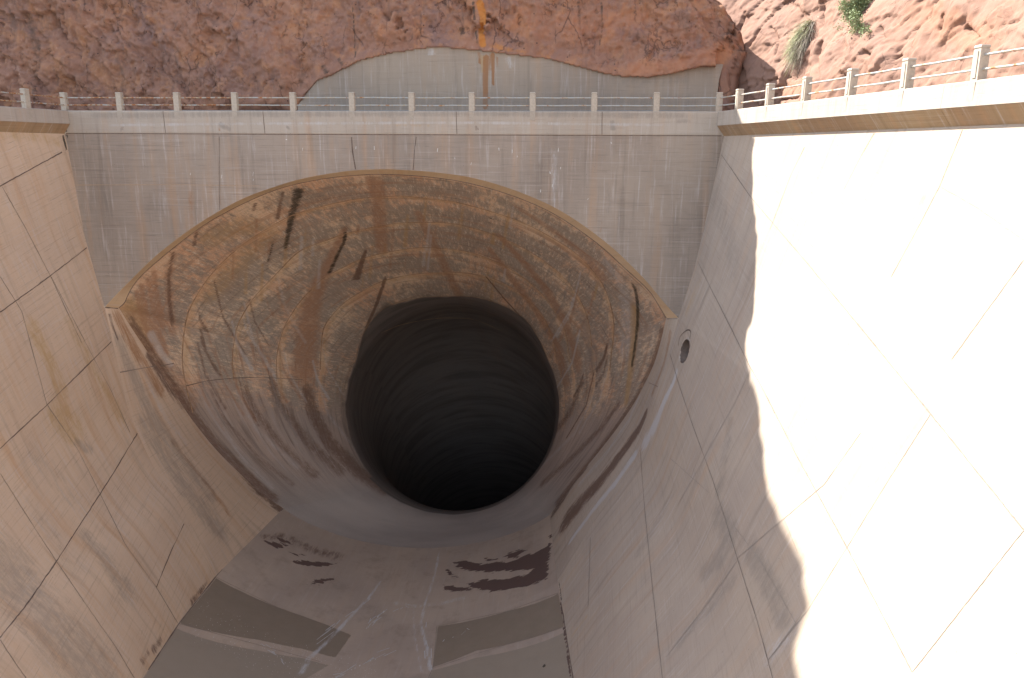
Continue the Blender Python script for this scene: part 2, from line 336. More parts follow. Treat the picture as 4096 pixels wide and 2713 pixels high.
def rail_mat(name, k):
    t = NT(name); n = t.noise(t.map(t.obj(), (1, 1, 1)), 2.2, 8, .75); col = t.mix(t.rng(n, .62-.3*k, .70-.3*k), (.40, .42, .42), (.34, .13, .045)); return t.out(t.mix(t.rng(t.noise(t.obj(), 9, 4), .4, .7), col, (.45, .38, .27)), .6)
M_rail = rail_mat('weathered_rail', .3); M_railr = rail_mat('rusty_rail', .62)
M_path = plain('walkway_concrete', (.36, .32, .28), (.30, .265, .23), 3)

# ---------------------------------------------------------------- key curves (metres; X across, Y into the hill, Z up; Z=0 is the parapet top)
CORN_L = [(-16.56, 0, -1.15), (-16.40, 0, -3.1), (-16.2, 0, -6.3), (-15.56, 0, -10.25)]
CORN_R = [(16.81, 0, -1.15), (16.55, 0, -2.9), (16.2, 0, -5.2), (15.75, 0, -7.8), (15.12, 0, -10.25)]
ARCH_PX = [(242, 710), (270, 680), (300, 650), (340, 610), (380, 575), (440, 530), (500, 492), (560, 460), (620, 437), (700, 413), (800, 396), (880, 391.5), (930, 393), (1000, 398), (1095, 412), (1200, 444), (1300, 490), (1400, 560), (1480, 635), (1540, 705), (1568, 735)]
ARCH = crspline([onY(*p, 0) for p in ARCH_PX], 261); ARCH[:, 1] = 0
BAND_PX = [(275, 712), (288, 700), (297, 680), (312, 655), (340, 625), (405, 570), (480, 515), (560, 472), (640, 438), (720, 418), (800, 407), (893, 403), (1000, 410), (1095, 426), (1200, 458), (1290, 500), (1380, 562), (1450, 625), (1500, 672), (1525, 710), (1540, 735)]
BAND = crspline([onY(*p, .6) for p in BAND_PX], 261); BAND[:, 1] = .6
nA, pA = (0, 1, .55), (0, .6, -10.3)
AL = crspline([onP(*p, nA, pA) for p in [(275, 712), (300, 752), (340, 812), (385, 880), (440, 965), (500, 1040), (560, 1100), (610, 1145), (655, 1175)]], 121)
AR = crspline([onP(*p, nA, pA) for p in [(1540, 735), (1527, 790), (1508, 850), (1470, 925), (1430, 985), (1380, 1050), (1330, 1110), (1270, 1190)]], 121)
BL = crspline([onY(*p, 0) for p in [(242, 710), (258, 780), (276, 860), (298, 949), (334, 1036), (368, 1099), (411, 1157), (450, 1230), (484, 1298), (498, 1332)]], 121)
BR = crspline([onY(*p, 0) for p in [(1568, 735), (1547, 815), (1520, 900), (1482, 1031), (1440, 1105), (1400, 1165), (1360, 1226), (1289, 1345)]], 121)
AL[0] = BAND[0]; AR[0] = BAND[-1]; BL[0] = ARCH[0]; BR[0] = ARCH[-1]
FLz = float(BL[-1][2]); FRz = float(BR[-1][2])

# ---------------------------------------------------------------- spillway floor (concave invert)
def floor_edges(y):
    xl = np.interp(y, [-75, -9.1, -4.8, 0, 4.8, AL[-1][1]], [-7.2, -10.17, -10.65, BL[-1][0], -10.5, AL[-1][0]])
    xr = np.interp(y, [-75, -7.6, -3.6, 0, 6.2, AR[-1][1]], [14.5, 10.05, 9.65, BR[-1][0], 8.9, AR[-1][0]])
    zl = np.interp(y, [-75, -5, 0, AL[-1][1]], [-26.1, -26.1, FLz, AL[-1][2]]); zr = np.interp(y, [-75, -5, 0, AR[-1][1]], [-26.1, -26.0, FRz, AR[-1][2]])
    return xl, xr, zl, zr
def floor_pt(u, y):
    xl, xr, zl, zr = floor_edges(y); sag = np.interp(y, [-75, -10, 0, 9.4], [1.3, 1.9, 2.9, 2.8])
    return np.stack([xl+(xr-xl)*u, y+0*u, zl+(zr-zl)*u-sag*(1-(2*u-1)**2)**.85], -1)
ys = np.r_[np.linspace(-75, -16, 60), np.linspace(-15.8, 9.38, 200)]; us = np.linspace(0, 1, 181)
V = []
yend = float(min(AL[-1][1], AR[-1][1]))
for k, y in enumerate(ys):
    V.append(floor_pt(us, min(y, yend)))
V = np.array(V); V[-1, :, 1] += (AL[-1][1]-yend)*(1-us)+(AR[-1][1]-yend)*us
V[-1, 0] = AL[-1]; V[-1, -1] = AR[-1]
FLOOR_END = V[-1].copy(); V = V.reshape(-1, 3)
floor = Surf(V, gridfaces(len(ys), len(us)), V[:, :2]*[1, 1])

# ---------------------------------------------------------------- side walls (ruled between the mouth profile and a straight batter)
def sidewall(side):
    corn = np.array(CORN_L if side < 0 else CORN_R); B = BL if side < 0 else BR
    prof = np.vstack([smooth_poly(corn, 80)[:-1], smooth_poly(B, 150)]); prof[:, 1] = 0
    n = len(prof); t = (prof[0, 2]-prof[:, 2])/(prof[0, 2]-prof[-1, 2])
    ang = math.radians(8. if side < 0 else 11.47)
    yy = np.r_[0, -np.cumsum(np.r_[np.full(225, .13), np.linspace(.2, 1.6, 50)])]; V = []; UV = []
    yf = yy[-1]
    xt = prof[0, 0]+side*math.tan(ang)*abs(yf); xl, xr, zl, zr = floor_edges(yf); xb = xl if side < 0 else xr
    for y in yy:
        k = y/yf; xl, xr, zl, zr = floor_edges(y); eb, ez = (xl, zl) if side < 0 else (xr, zr)
        far = np.stack([xt+(xb-xt)*t, 0*t, prof[0, 2]+(ez-prof[0, 2])*t], 1)
        P = prof*(1-k)+far*k
        # keep the foot on the floor edge
        P[:, 0] += (eb-P[-1, 0])*t**2; P[:, 2] += (ez-P[-1, 2])*t**2
        P[:, 1] = y; V.append(P)
        UV.append(np.stack([-y+.17*(-P[:, 2]), -(np.r_[0, np.cumsum(np.linalg.norm(np.diff(P, axis=0), axis=1))])-.29*y], 1))
    V = np.array(V).reshape(-1, 3); UV = np.array(UV).reshape(-1, 2)
    return Surf(V, gridfaces(len(yy), n), UV), yy, n
wl_, yyL, nL = sidewall(-1); wr_, yyR, nR = sidewall(1)

# flare surfaces between wall end B and tunnel crease A
def flare(B, A):
    m = 60; V = []
    for k in range(m+1):
        v = k/m; P = B*(1-v)+A*v; V.append(P)
    V = np.array(V); uv = np.stack([np.broadcast_to((np.arange(m+1)/m)[:, None]*6, V.shape[:2]), V[:, :, 2]*1.1], -1)
    return Surf(V.reshape(-1, 3), gridfaces(m+1, len(B)), uv.reshape(-1, 2))
fl_, fr_ = flare(BL, AL), flare(BR, AR)

# ---------------------------------------------------------------- tunnel lining: cone from the mouth to the circular bore, then the bore bending down
R5C = np.array([1.0, 15.6, -20.85]); R5 = 7.8; TILT = math.radians(13)
start = np.vstack([smooth_poly(BAND, 460)[:-1], smooth_poly(AR, 170)[:-1], FLOOR_END[::-2][:-1], smooth_poly(AL, 170)[::-1][:-1]])
J = len(start)
def phi(P, c, a, bu, bd):
    x = (P[:, 0]-c[0])/a; z = P[:, 2]-c[1]; z = np.where(z > 0, z/bu, z/bd); return np.arctan2(x, z)
ph = phi(start, (-.2, -15.2), 15., 12.1, 13.8)
def circ(c, r, slope):
    d = np.array([0, math.cos(slope), -math.sin(slope)]); n = np.array([0, math.sin(slope), math.cos(slope)])
    return c+r*(np.sin(ph)[:, None]*np.array([1, 0, 0])+np.cos(ph)[:, None]*n)
ring5 = circ(R5C, R5, TILT)
rows = []; vpar = []
K = 190
for k in range(K+1):
    v = k/K; ax5 = np.array([0, math.cos(TILT), -math.sin(TILT)]); ch = ring5-start; Lc = np.linalg.norm(ch, axis=1)[:, None]
    C1 = start+ch*.45; C2 = ring5-ax5*Lc*.22*(.35+.65*sstep(1, -.2, np.cos(ph)))[:, None]-ch*.08
    rows.append(start*(1-v)**3+C1*3*v*(1-v)**2+C2*3*v*v*(1-v)+ring5*v**3); vpar.append(5*v)
c = R5C.copy(); sl = math.radians(16); ds = .5; s_ = 0
while s_ < 150:
    s_ += ds; sl = min(math.radians(58), sl+ds*math.radians(5.0)); c = c+ds*np.array([.055, math.cos(sl), -math.sin(sl)])
    r = R5-.25*min(1, s_/10)
    rows.append(circ(c, r, sl if s_ > 6 else TILT+(sl-TILT)*s_/6)); vpar.append(5+s_/4.6)
    if s_ > 40: ds = 2.5
rows = np.array(rows); nt = len(rows)
along = np.r_[0, np.cumsum(np.linalg.norm(np.diff(rows, axis=0), axis=2).mean(1))]
arc = np.r_[0, np.cumsum(np.linalg.norm(np.diff(ring5, axis=0), axis=1))]*1.35
UV = np.stack(np.broadcast_arrays(arc[None, :], along[:, None]), -1)
tun = Surf(rows.reshape(-1, 3), gridfaces(nt, J, True), UV.reshape(-1, 2))
rows_f = rows.reshape(-1, 3)

# joint rings, traced left foot -> crown -> right foot
RINGS = {
 1: [(446, 955), (430, 894), (421, 833), (425, 772), (434, 724), (450, 691), (478, 647), (520, 600), (578, 553), (657, 506), (696, 490), (755, 474), (828, 459), (893, 454), (932, 453), (982, 458), (1049, 466), (1108, 481), (1158, 496), (1215, 517), (1281, 552), (1331, 585), (1364, 618), (1394, 658), (1413, 708), (1420, 758), (1415, 807), (1410, 857)],
 2: [(540, 880), (537, 830), (541, 790), (552, 745), (587, 688), (637, 635), (690, 582), (743, 560), (802, 539), (873, 523), (932, 515), (1000, 514), (1049, 517), (1092, 527), (1148, 545), (1214, 575), (1270, 612), (1312, 650), (1345, 700), (1362, 750), (1368, 800)],
 3: [(640, 880), (640, 820), (657, 756), (678, 720), (696, 694), (737, 652), (755, 638), (808, 611), (843, 596), (887, 585), (961, 573), (1032, 575), (1082, 582), (1125, 596), (1181, 622), (1232, 660), (1275, 705), (1305, 760), (1318, 830)],
 4: [(740, 855), (743, 791), (749, 756), (770, 726), (799, 697), (843, 670), (879, 652), (932, 638), (1000, 630), (1065, 630), (1115, 637), (1155, 650), (1195, 672), (1228, 698), (1258, 735), (1280, 790), (1288, 840)],
 5: [(820, 840), (835, 780), (858, 741), (890, 711), (932, 697), (973, 688), (1015, 685), (1082, 685), (1132, 695), (1181, 715), (1221, 745), (1250, 791), (1268, 834)],
}
# ring coordinate: 0 at mouth, k at ring k (found from where the traced rings sit on the surface)
vk = {}
jj = np.arange(J)
for k, px in RINGS.items():
    px = crspline(px, 60); js = []; vs = []
    for p in px:
        h = tun.hit(p)
        if h[0] is None: continue
        f = tun.F[h[2]][0]; js.append(f % J); vs.append(f//J)
    o_ = np.argsort([(j+J//6) % J for j in js]); js = (np.array(js)[o_]+J//6) % J; vs = np.array(vs, float)[o_]
    vk[k] = np.interp((jj+J//6) % J, js, vs)
ringc = np.zeros((nt, J))
for j in range(J):
    xs = [0]+[vk[k][j] for k in range(1, 6)]; xs = np.maximum.accumulate(np.array(xs)+np.arange(6)*1e-3)
    top = xs[-1]; ii = np.arange(nt)
    ringc[:, j] = np.where(ii <= top, np.interp(ii, xs, range(6)), 5+(ii-top)/9.)
rf = (ringc % 1).ravel()
cosph = np.cos(np.broadcast_to(ph[None, :], (nt, J))).ravel()
Pz = tun.V[:, 2]; Py = tun.V[:, 1]
springZ = np.interp(Py, [0, 5, 16], [-13.2, -15.5, -20.6])
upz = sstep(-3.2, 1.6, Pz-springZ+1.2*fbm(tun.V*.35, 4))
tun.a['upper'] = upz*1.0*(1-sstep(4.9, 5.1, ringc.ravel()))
cp_ = sstep(-.35, .35, cosph); tun.a['deep'] = sstep(4.9, 5.5, ringc.ravel()+.35*fbm(tun.V*.6, 5))   # lining beyond the fifth joint: one uniform darker colour
tun.a['inv'] = sstep(.55, .8, -cosph)
edge = np.exp(-((rf-.04)/.05)**2)
tun.a['mott'] = (sstep(.12, .45, rf)*(1-sstep(.93, 1.0, rf)*.3))*upz - .8*edge*upz
tun.a['ochre'] = .55*np.exp(-((rf-.08)/.09)**2)*upz*(ringc.ravel() < 5)*(ringc.ravel() > .5)
S = tun.stroke
for q in ([(700, 432), (692, 470), (680, 505), (667, 560), (655, 600)], [(802, 515), (795, 560), (780, 590), (757, 640)], [(1461, 640), (1476, 690), (1476, 745), (1469, 800), (1460, 870)], [(634, 545), (618, 620)]): S('brown', q, .5, .35, .42, .95)
S('dark', [(692, 432), (683, 470), (672, 505), (663, 560), (656, 580)], .55, .22, 1, .5)
S('dark', [(800, 533), (795, 560), (780, 590), (765, 625), (757, 635)], .22, .25)
S('rust', [(800, 515), (785, 560), (765, 600), (740, 650), (722, 700), (712, 760), (706, 820), (704, 880)], .3, 2.1, .95, .6)
S('brown', [(895, 630), (872, 700), (850, 750), (838, 790), (826, 840), (820, 900), (822, 960)], .22, .35)
S('brown', [(847, 575), (835, 610), (822, 650)], .14, .5)
S('dark', [(631, 560), (624, 590), (618, 606)], .12)
S('dark', [(1458, 648), (1468, 668), (1474, 700), (1474, 745), (1469, 790), (1463, 830), (1459, 855)], .26, .2, 1, .6)
S('ochre', [(1468, 700), (1466, 790), (1459, 840), (1452, 900), (1445, 940)], .6, .5)
S('brown', [(1117, 632), (1165, 690), (1215, 745), (1244, 800), (1270, 870)], .1, .3)
for q in ([(405, 568), (395, 610), (390, 640), (392, 700), (400, 760)], [(455, 535), (448, 570)], [(595, 455), (585, 490)], [(655, 440), (648, 470), (640, 510)]): S('brown', q, .16, .22, .8, .8)
S('rust', [(405, 568), (395, 610), (390, 640), (392, 700), (400, 780)], .4, .6, .7, .9)
for q in ([(340, 635), (352, 700), (370, 780), (385, 830)], [(325, 650), (340, 730), (365, 800)], [(312, 665), (330, 740), (360, 820)], [(355, 620), (362, 690), (380, 760)]): S('rust', q, .22, .5, .9, .7)
S('ochre', [(300, 700), (320, 750), (350, 800)], 1.2, .8)
S('brown', [(290, 715), (310, 752), (350, 815), (392, 880), (446, 960), (505, 1035), (565, 1095), (655, 1172)], .4, .65, .75, .6)
S('rust', [(300, 715), (330, 770), (372, 835), (410, 890), (450, 955)], .9, .9, .6, .8)
S('pale', [(345, 765), (375, 820), (400, 850)], .5, .3, .8, .9)
S('brown', [(1533, 740), (1525, 792), (1505, 850), (1466, 927), (1426, 987), (1376, 1052), (1328, 1112), (1272, 1186)], .4, .55, .75, .6)
S('rust', [(870, 410), (875, 480), (882, 560), (885, 590)], .75, .7, .9, .8)
S('rust', [(850, 405), (862, 440), (872, 470)], .3, .6, .8, .8)
S('rust', [(955, 470), (1000, 560), (1040, 640), (1080, 720), (1130, 800), (1190, 880), (1230, 960)], .5, .9, .8, .6)
S('rust', [(1140, 530), (1200, 595), (1260, 665), (1300, 735), (1330, 810), (1335, 860)], .4, 1.3, .9, .8)
S('rust', [(1120, 560), (1180, 640), (1240, 720), (1290, 800), (1310, 900)], .4, 1.4, .85, .8)
S('rust', [(1180, 470), (1260, 520), (1340, 580), (1400, 650)], .4, .9, .7, .8)
S('ochre', [(470, 560), (560, 520), (620, 540), (540, 620), (470, 700)], 1.8, 1.6, .6, .9)
S('pale', [(1390, 590), (1440, 660), (1450, 740), (1440, 830)], .8, 1.2, .55, .9)
S('dark', [(1128, 502), (1142, 508)], .13)
S('gray', [(1345, 725), (1368, 800), (1372, 850)], 1., .8, .9, .5)
for q, wa, wb, va in (([(705, 885), (722, 950), (762, 1025), (830, 1090), (900, 1140)], .9, 1.3, .8), ([(560, 880), (590, 950), (650, 1030), (740, 1110)], .4, .8, .55), ([(620, 870), (650, 940), (720, 1030), (800, 1100)], .5, .9, .6), ([(480, 890), (520, 970), (600, 1060), (690, 1130)], .2, .4, .5), ([(1440, 920), (1390, 990), (1320, 1060), (1240, 1130)], .4, .7, .6), ([(1350, 870), (1320, 950), (1260, 1030)], .5, .8, .6)): S('brown', q, wa, wb, va, .9)
for i_ in range(46):
    a_ = RNG.random(); x_ = 450+a_*330 if i_ % 3 else 1300+a_*120; y_ = 620+RNG.random()*260; sx = 1 if x_ < 1000 else -1; L_ = 50+RNG.random()*150
    q = [(x_, y_), (x_+sx*L_*.12, y_+L_*.5), (x_+sx*L_*.42, y_+L_)]; S(('brown', 'rust', 'pale', 'gray')[i_ % 4], q, .08+.12*RNG.random(), .1+.22*RNG.random(), .5+.35*RNG.random(), .95)
for i_ in range(34):
    x_ = 480+RNG.random()*920; y_ = 430+RNG.random()*180+abs(x_-930)*.12; L_ = 25+RNG.random()*70; sl_ = (930-x_)/900.; q = [(x_, y_), (x_+sl_*L_*.2-L_*.1, y_+L_)]
    S(('ochre', 'rust', 'pale', 'ochre')[i_ % 4], q, .12+.1*RNG.random(), .1+.25*RNG.random(), .55+.35*RNG.random(), .95)
for q in ([(730, 870), (760, 960), (830, 1050)], [(540, 890), (590, 990), (700, 1090)], [(1380, 900), (1330, 1000), (1240, 1090)], [(480, 930), (560, 1060), (640, 1140)]): S('pale', q, .2, .5, .5, .9)

# ---------------------------------------------------------------- paint: floor
S = floor.poly
S('slab', [(415, 1440), (500, 1336), (560, 1368), (640, 1403), (700, 1424), (760, 1446), (812, 1468), (775, 1520), (700, 1500), (600, 1480), (500, 1462), (440, 1450)], .95, .12)
S('slabb', [(330, 1572), (408, 1452), (500, 1484), (600, 1504), (700, 1522), (760, 1538), (700, 1572)], 1, .12)
S('slab', [(1012, 1448), (1100, 1432), (1170, 1413), (1291, 1371), (1305, 1447), (1230, 1475), (1100, 1505), (1000, 1543)], .9, .1)
S('slabb', [(1000, 1550), (1100, 1520), (1230, 1492), (1307, 1460), (1325, 1572), (990, 1572)], 1, .1)
S('brown', [(960, 1310), (1000, 1370), (900, 1362), (860, 1340), (880, 1300)], .25, 1.)
floor.stroke('pale', [(889, 1333), (850, 1385), (806, 1431), (760, 1480), (713, 1524), (689, 1568)], .16, .32, .65, .9)
floor.stroke('pale', [(1020, 1250), (1005, 1330), (982, 1397), (972, 1446), (987, 1494), (996, 1560)], .15, .25, .6, .9)
floor.stroke('pale', [(955, 1400), (958, 1470), (975, 1560)], .12, .2, .45, .9)
floor.stroke('pale', [(905, 1392), (960, 1402), (1020, 1395), (1080, 1380)], .5, .5, .35, .9)
floor.stroke('white', [(893, 1405), (875, 1425), (858, 1442), (835, 1465)], .30, .14, .6, .8); floor.stroke('white', [(900, 1510), (850, 1530), (800, 1555), (770, 1572)], .14, .3, .5, .9); floor.stroke('white', [(596, 1475), (625, 1505), (668, 1545)], .15, .3, .45, .9)
floor.stroke('speck', [(480, 1440), (600, 1500), (720, 1540), (820, 1560)], 3.2, 3.2, 1, .8)
floor.stroke('brown', [(600, 1243), (660, 1240), (720, 1270), (790, 1290)], .5, 1.2, .5, .9)
floor.stroke('wet', [(1290, 1340), (1300, 1420), (1312, 1500), (1320, 1570)], .16, .14, .75, .5)
# wet patches with ragged fingers
for q, vv in (([(1273, 1236), (1291, 1292), (1291, 1322), (1262, 1338), (1215, 1356), (1150, 1366), (1105, 1362), (1078, 1352), (1112, 1342), (1165, 1339), (1215, 1330), (1236, 1316), (1180, 1318), (1120, 1322), (1072, 1316), (1045, 1300), (1072, 1296), (1110, 1304), (1165, 1300), (1200, 1294), (1218, 1282), (1245, 1274), (1268, 1262)], 1), ([(1163, 1288), (1178, 1278), (1200, 1273), (1218, 1272), (1202, 1282), (1196, 1290), (1180, 1290)], 1), ([(1025, 1353), (1045, 1356), (1090, 1362), (1060, 1368), (1032, 1364)], 1), ([(1120, 1290), (1150, 1294), (1130, 1297)], 1),
              ([(608, 1248), (640, 1254), (668, 1262), (640, 1268), (622, 1258)], 1), ([(645, 1246), (668, 1250), (676, 1258), (658, 1256)], 1), ([(678, 1298), (720, 1297), (778, 1303), (740, 1310), (694, 1306)], 1), ([(712, 1352), (735, 1340), (770, 1337), (745, 1348)], 1), ([(670, 1276), (705, 1284), (680, 1282)], .8), ([(1033, 1318), (1047, 1326), (1060, 1336), (1040, 1330)], 1)):
    for s2 in (floor, tun):
        try: s2.poly('wet', q, vv, .55)
        except Exception: pass
floor.stroke('dark', [(1254, 1538), (1258, 1541)], .22)

# ---------------------------------------------------------------- paint: flares and walls
for s2, lines in ((fl_, (
    ('brown', [(283, 716), (302, 752), (340, 812), (385, 880), (440, 965), (500, 1040), (560, 1100), (650, 1180)], .5, .8, .85), ('rust', [(262, 712), (285, 760), (330, 840), (380, 920)], .5, .8, .7),
    ('gray', [(265, 760), (300, 850), (345, 950), (420, 1060), (500, 1160)], .5, 1.3, .8), ('brown', [(252, 722), (262, 760), (275, 790)], .15, .1, .7), ('gray', [(330, 960), (420, 1120), (520, 1240)], 1.2, 1.6, .8),
    ('pale', [(320, 830), (370, 940), (440, 1040)], .4, .6, .4), ('rust', [(390, 1010), (470, 1110), (540, 1200)], .3, .5, .5))),
  (fr_, (
    ('brown', [(1536, 742), (1527, 790), (1508, 850), (1470, 925), (1430, 985), (1380, 1050), (1330, 1110), (1275, 1192)], .45, .8, .85), ('brown', [(1500, 940), (1478, 990), (1440, 1045), (1390, 1110), (1340, 1165), (1295, 1220)], .4, 1.5, .95),
    ('pale', [(1556, 880), (1535, 930), (1513, 975), (1500, 1010), (1480, 1036), (1455, 1070), (1420, 1120), (1370, 1180), (1310, 1262)], .5, .35, .95), ('rust', [(1552, 760), (1535, 840), (1505, 920)], .3, .4, .6), ('pale', [(1485, 900), (1455, 970), (1400, 1050), (1330, 1130)], .3, .5, .5)))):
    for k, q, a, b, v in lines: s2.stroke(k, q, a, b, v, .7)
for k, q, a, b, v in (('pale', [(1567, 850), (1556, 885), (1535, 930), (1513, 985), (1497, 1015), (1482, 1032)], .25, .75, 1.), ('pale', [(1470, 1050), (1430, 1110), (1372, 1185), (1305, 1255)], .5, .3, .8),
    ('ochre', [(1620, 640), (1585, 730)], .5, .6, .45), ('gray', [(1690, 960), (1670, 1090), (1660, 1150)], .5, .8, .6), ('gray', [(1655, 1180), (1690, 1240), (1660, 1290), (1620, 1330)], 1.2, .7, .8),
    ('gray', [(1730, 1260), (1790, 1380), (1815, 1440)], .9, .9, .8), ('gray', [(1560, 1500), (1700, 1330)], .5, .7, .6), ('gray', [(1640, 420), (1690, 560), (1700, 640)], 1.5, 1.2, .5), ('ochre', [(2140, 450), (2105, 520)], .4, .3, .6),
    ('ochre', [(1360, 1420), (1300, 1500)], .2, .25, .5), ('dark', [(1292, 1340), (1303, 1440), (1313, 1520), (1322, 1568)], .12, .16, .75), ('gray', [(1560, 1130), (1500, 1240), (1470, 1290)], .5, .7, .5), ('pale', [(1765, 1530), (1850, 1440)], .5, .4, .5)):
    wr_.stroke(k, q, a, b, v, .8)
for k, q, a, b, v in (('gray', [(0, 1280), (60, 1380), (150, 1480), (240, 1568)], 2.2, 2.6, .75), ('gray', [(170, 1020), (215, 1045)], .5, .5, .7), ('gray', [(190, 1230), (250, 1300), (300, 1380)], .7, 1.4, .7), ('ochre', [(70, 740), (110, 830), (150, 920)], .8, .8, .7),
    ('ochre', [(130, 950), (170, 1000)], 1.6, 1.6, .7), ('ochre', [(150, 720), (190, 800), (240, 900), (290, 980)], .5, 1., .5), ('gray', [(70, 1040), (130, 1100), (170, 1160)], 1.2, 1.2, .4), ('brown', [(440, 1400), (458, 1375), (480, 1345)], .5, .25, .6),
    ('brown', [(350, 1510), (375, 1475)], .5, .3, .55), ('brown', [(325, 1535), (345, 1505)], .4, .3, .5), ('dark', [(143, 300), (150, 330), (153, 350)], .12, .1, .8), ('ochre', [(0, 310), (80, 315), (140, 330)], .6, .5, .5), ('rust', [(20, 560), (110, 640)], .3, .5, .3), ('gray', [(90, 1180), (140, 1270), (190, 1340)], 1., 1., .4)):
    wl_.stroke(k, q, a, b, v, .8)

# round drain opening in the right wall: snap grid vertices to the circle, drop the faces inside
dc = np.array(wr_.hit((1583, 812))[0]); dn = np.array(wr_.hit((1583, 812))[1]); dn = dn if dn[0] < 0 else -dn
ex = np.array([0, 1, 0.]); ax = np.array([1., -.06, .10]); ax /= np.linalg.norm(ax); e1 = np.cross(ax, [0, 0, 1.]); e1 /= np.linalg.norm(e1); e2 = np.cross(e1, ax); RD = .58
def rad(P): d = P-dc; return np.stack([d@e1, d@e2], 1)
q = rad(wr_.V); rr = np.linalg.norm(q, axis=1); near = np.where(abs(rr-RD) < .085)[0]
for i in near:
    k = RD/rr[i]; dq = q[i]*(k-1); wr_.V[i] += e1*dq[0]+e2*dq[1]; wr_.V[i] -= ax*(((wr_.V[i]-dc)@dn)/(ax@dn))*0
cf = rad(wr_.V[wr_.F].mean(1)); keep = np.linalg.norm(cf, axis=1) > RD*.985
wr_.F = wr_.F[keep]

# ---------------------------------------------------------------- build large concrete pieces
fo = floor.build('floor', M_floor); tag(fo, kind='structure')
lining = empty('tunnel_lining', (0, 1, -16)); tag(lining, 'huge stained concrete spillway tunnel dropping away into darkness', 'tunnel')
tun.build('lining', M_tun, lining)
endc = rows[-1].mean(0); Vc = np.vstack([rows[-1], endc]); mesh('bore_cap', Vc, [(j, (j+1) % J, J) for j in range(J)], M_floor, lining)  # added cap, out of sight, keeps sky light from entering the far end
fl_.build('flare_wall', M_left, lining); fr_.build('flare_wall', M_right, lining)
# ochre soffit band of the arch
Vb = np.vstack([ARCH, BAND]); nb = len(ARCH); uvb = np.r_[np.stack([np.arange(nb)*.13, np.zeros(nb)], 1), np.stack([np.arange(nb)*.13, np.ones(nb)*.8], 1)]
mesh('arch_band', Vb, gridfaces(2, nb), M_band, lining, uvb)

def ribbon(name, P, w_, nrm, mat, parent):
    T = np.gradient(P, axis=0); S_ = np.cross(T, nrm); S_ /= np.linalg.norm(S_, axis=1)[:, None]; V = np.empty((2*len(P), 3)); V[0::2] = P-S_*w_/2; V[1::2] = P+S_*w_/2
    return mesh(name, V, np.array([(2*i, 2*i+1, 2*i+3, 2*i+2) for i in range(len(P)-1)]), mat, parent)
ribbon('joint', BAND-np.array([0, .02, 0]), .045, (0, 1., 0), M_joint, lining)
# portal wall
portal = empty('portal_wall', (0, 0, -1.2)); tag(portal, 'flat grey board-marked concrete wall above the tunnel arch', 'wall')
top = np.stack([np.linspace(-16.56, 16.81, nb), np.zeros(nb), np.full(nb, -1.13)], 1); NV = 110
cl = smooth_poly(CORN_L, NV); crr = smooth_poly(CORN_R, NV); V = []
for k in range(NV):
    v = k/(NV-1); P = top*(1-v)+ARCH*v
    dl = cl[k, 0]-P[0, 0]; dr = crr[k, 0]-P[-1, 0]; u = np.linspace(0, 1, nb); P[:, 0] += dl*(1-u)**6+dr*u**6; P[0, 0] -= .12; P[-1, 0] += .12; V.append(P)
V = np.array(V).reshape(-1, 3); pw = Surf(V, gridfaces(NV, nb), V[:, [0, 2]])
for k, q_, a, b, v in (('dark', [(150, 300), (153, 330), (153, 350)], .25, .1, .8), ('rust', [(505, 312), (507, 400), (508, 480)], .12, .12, .45), ('gray', [(232, 430), (250, 480), (262, 505)], .25, .2, .6), ('gray', [(1405, 420), (1407, 500)], .3, .3, .5), ('rust', [(1390, 500), (1388, 540)], .12, .1, .5),
   ('pale', [(1280, 340), (1280, 480)], .35, .3, .45), ('rust', [(440, 440), (445, 540)], .5, .4, .4), ('rust', [(560, 430), (600, 440)], .9, .9, .3), ('gray', [(200, 330), (210, 640)], 1.2, 1., .4), ('white', [(200, 428), (400, 427), (560, 429)], .05, .05, .62), ('white', [(660, 320), (662, 324)], .05, .05, .9), ('gray', [(700, 330), (1000, 330)], .6, .6, .3), ('gray', [(1560, 330), (1560, 700)], .9, .8, .35), ('gray', [(1500, 560), (1590, 570)], .8, .8, .4)):
    pw.stroke(k, q_, a, b, v, .9)
pw.build('wall_face', M_back, portal)
J_ = pw.joint
M_white = plain('lime_white', (.62, .61, .59), (.72, .71, .69))
for (x, y) in ((441, 402), (513, 408), (586, 402), (586, 416), (700, 345), (823, 340), (865, 342), (1012, 348), (1051, 366), (1090, 380), (1153, 345), (1184, 350), (1196, 362), (1271, 398), (1277, 430), (1291, 346), (1296, 390), (1250, 443), (1360, 460), (1412, 330)): J_('lime_fleck', [(x, y-RNG.random()*4-1), (x+RNG.normal(), y+RNG.random()*4+1)], .022, M_white, portal, step=1.5)
J_('joint', [(812, 309), (815, 350), (822, 392)], .05, M_joint, portal); J_('joint', [(963, 309), (958, 350), (955, 393)], .04, M_joint, portal); J_('joint', [(507, 309), (508, 500)], .035, M_hair, portal)
J_('joint', [(160, 428), (400, 427), (600, 430)], .03, M_jointp, portal)
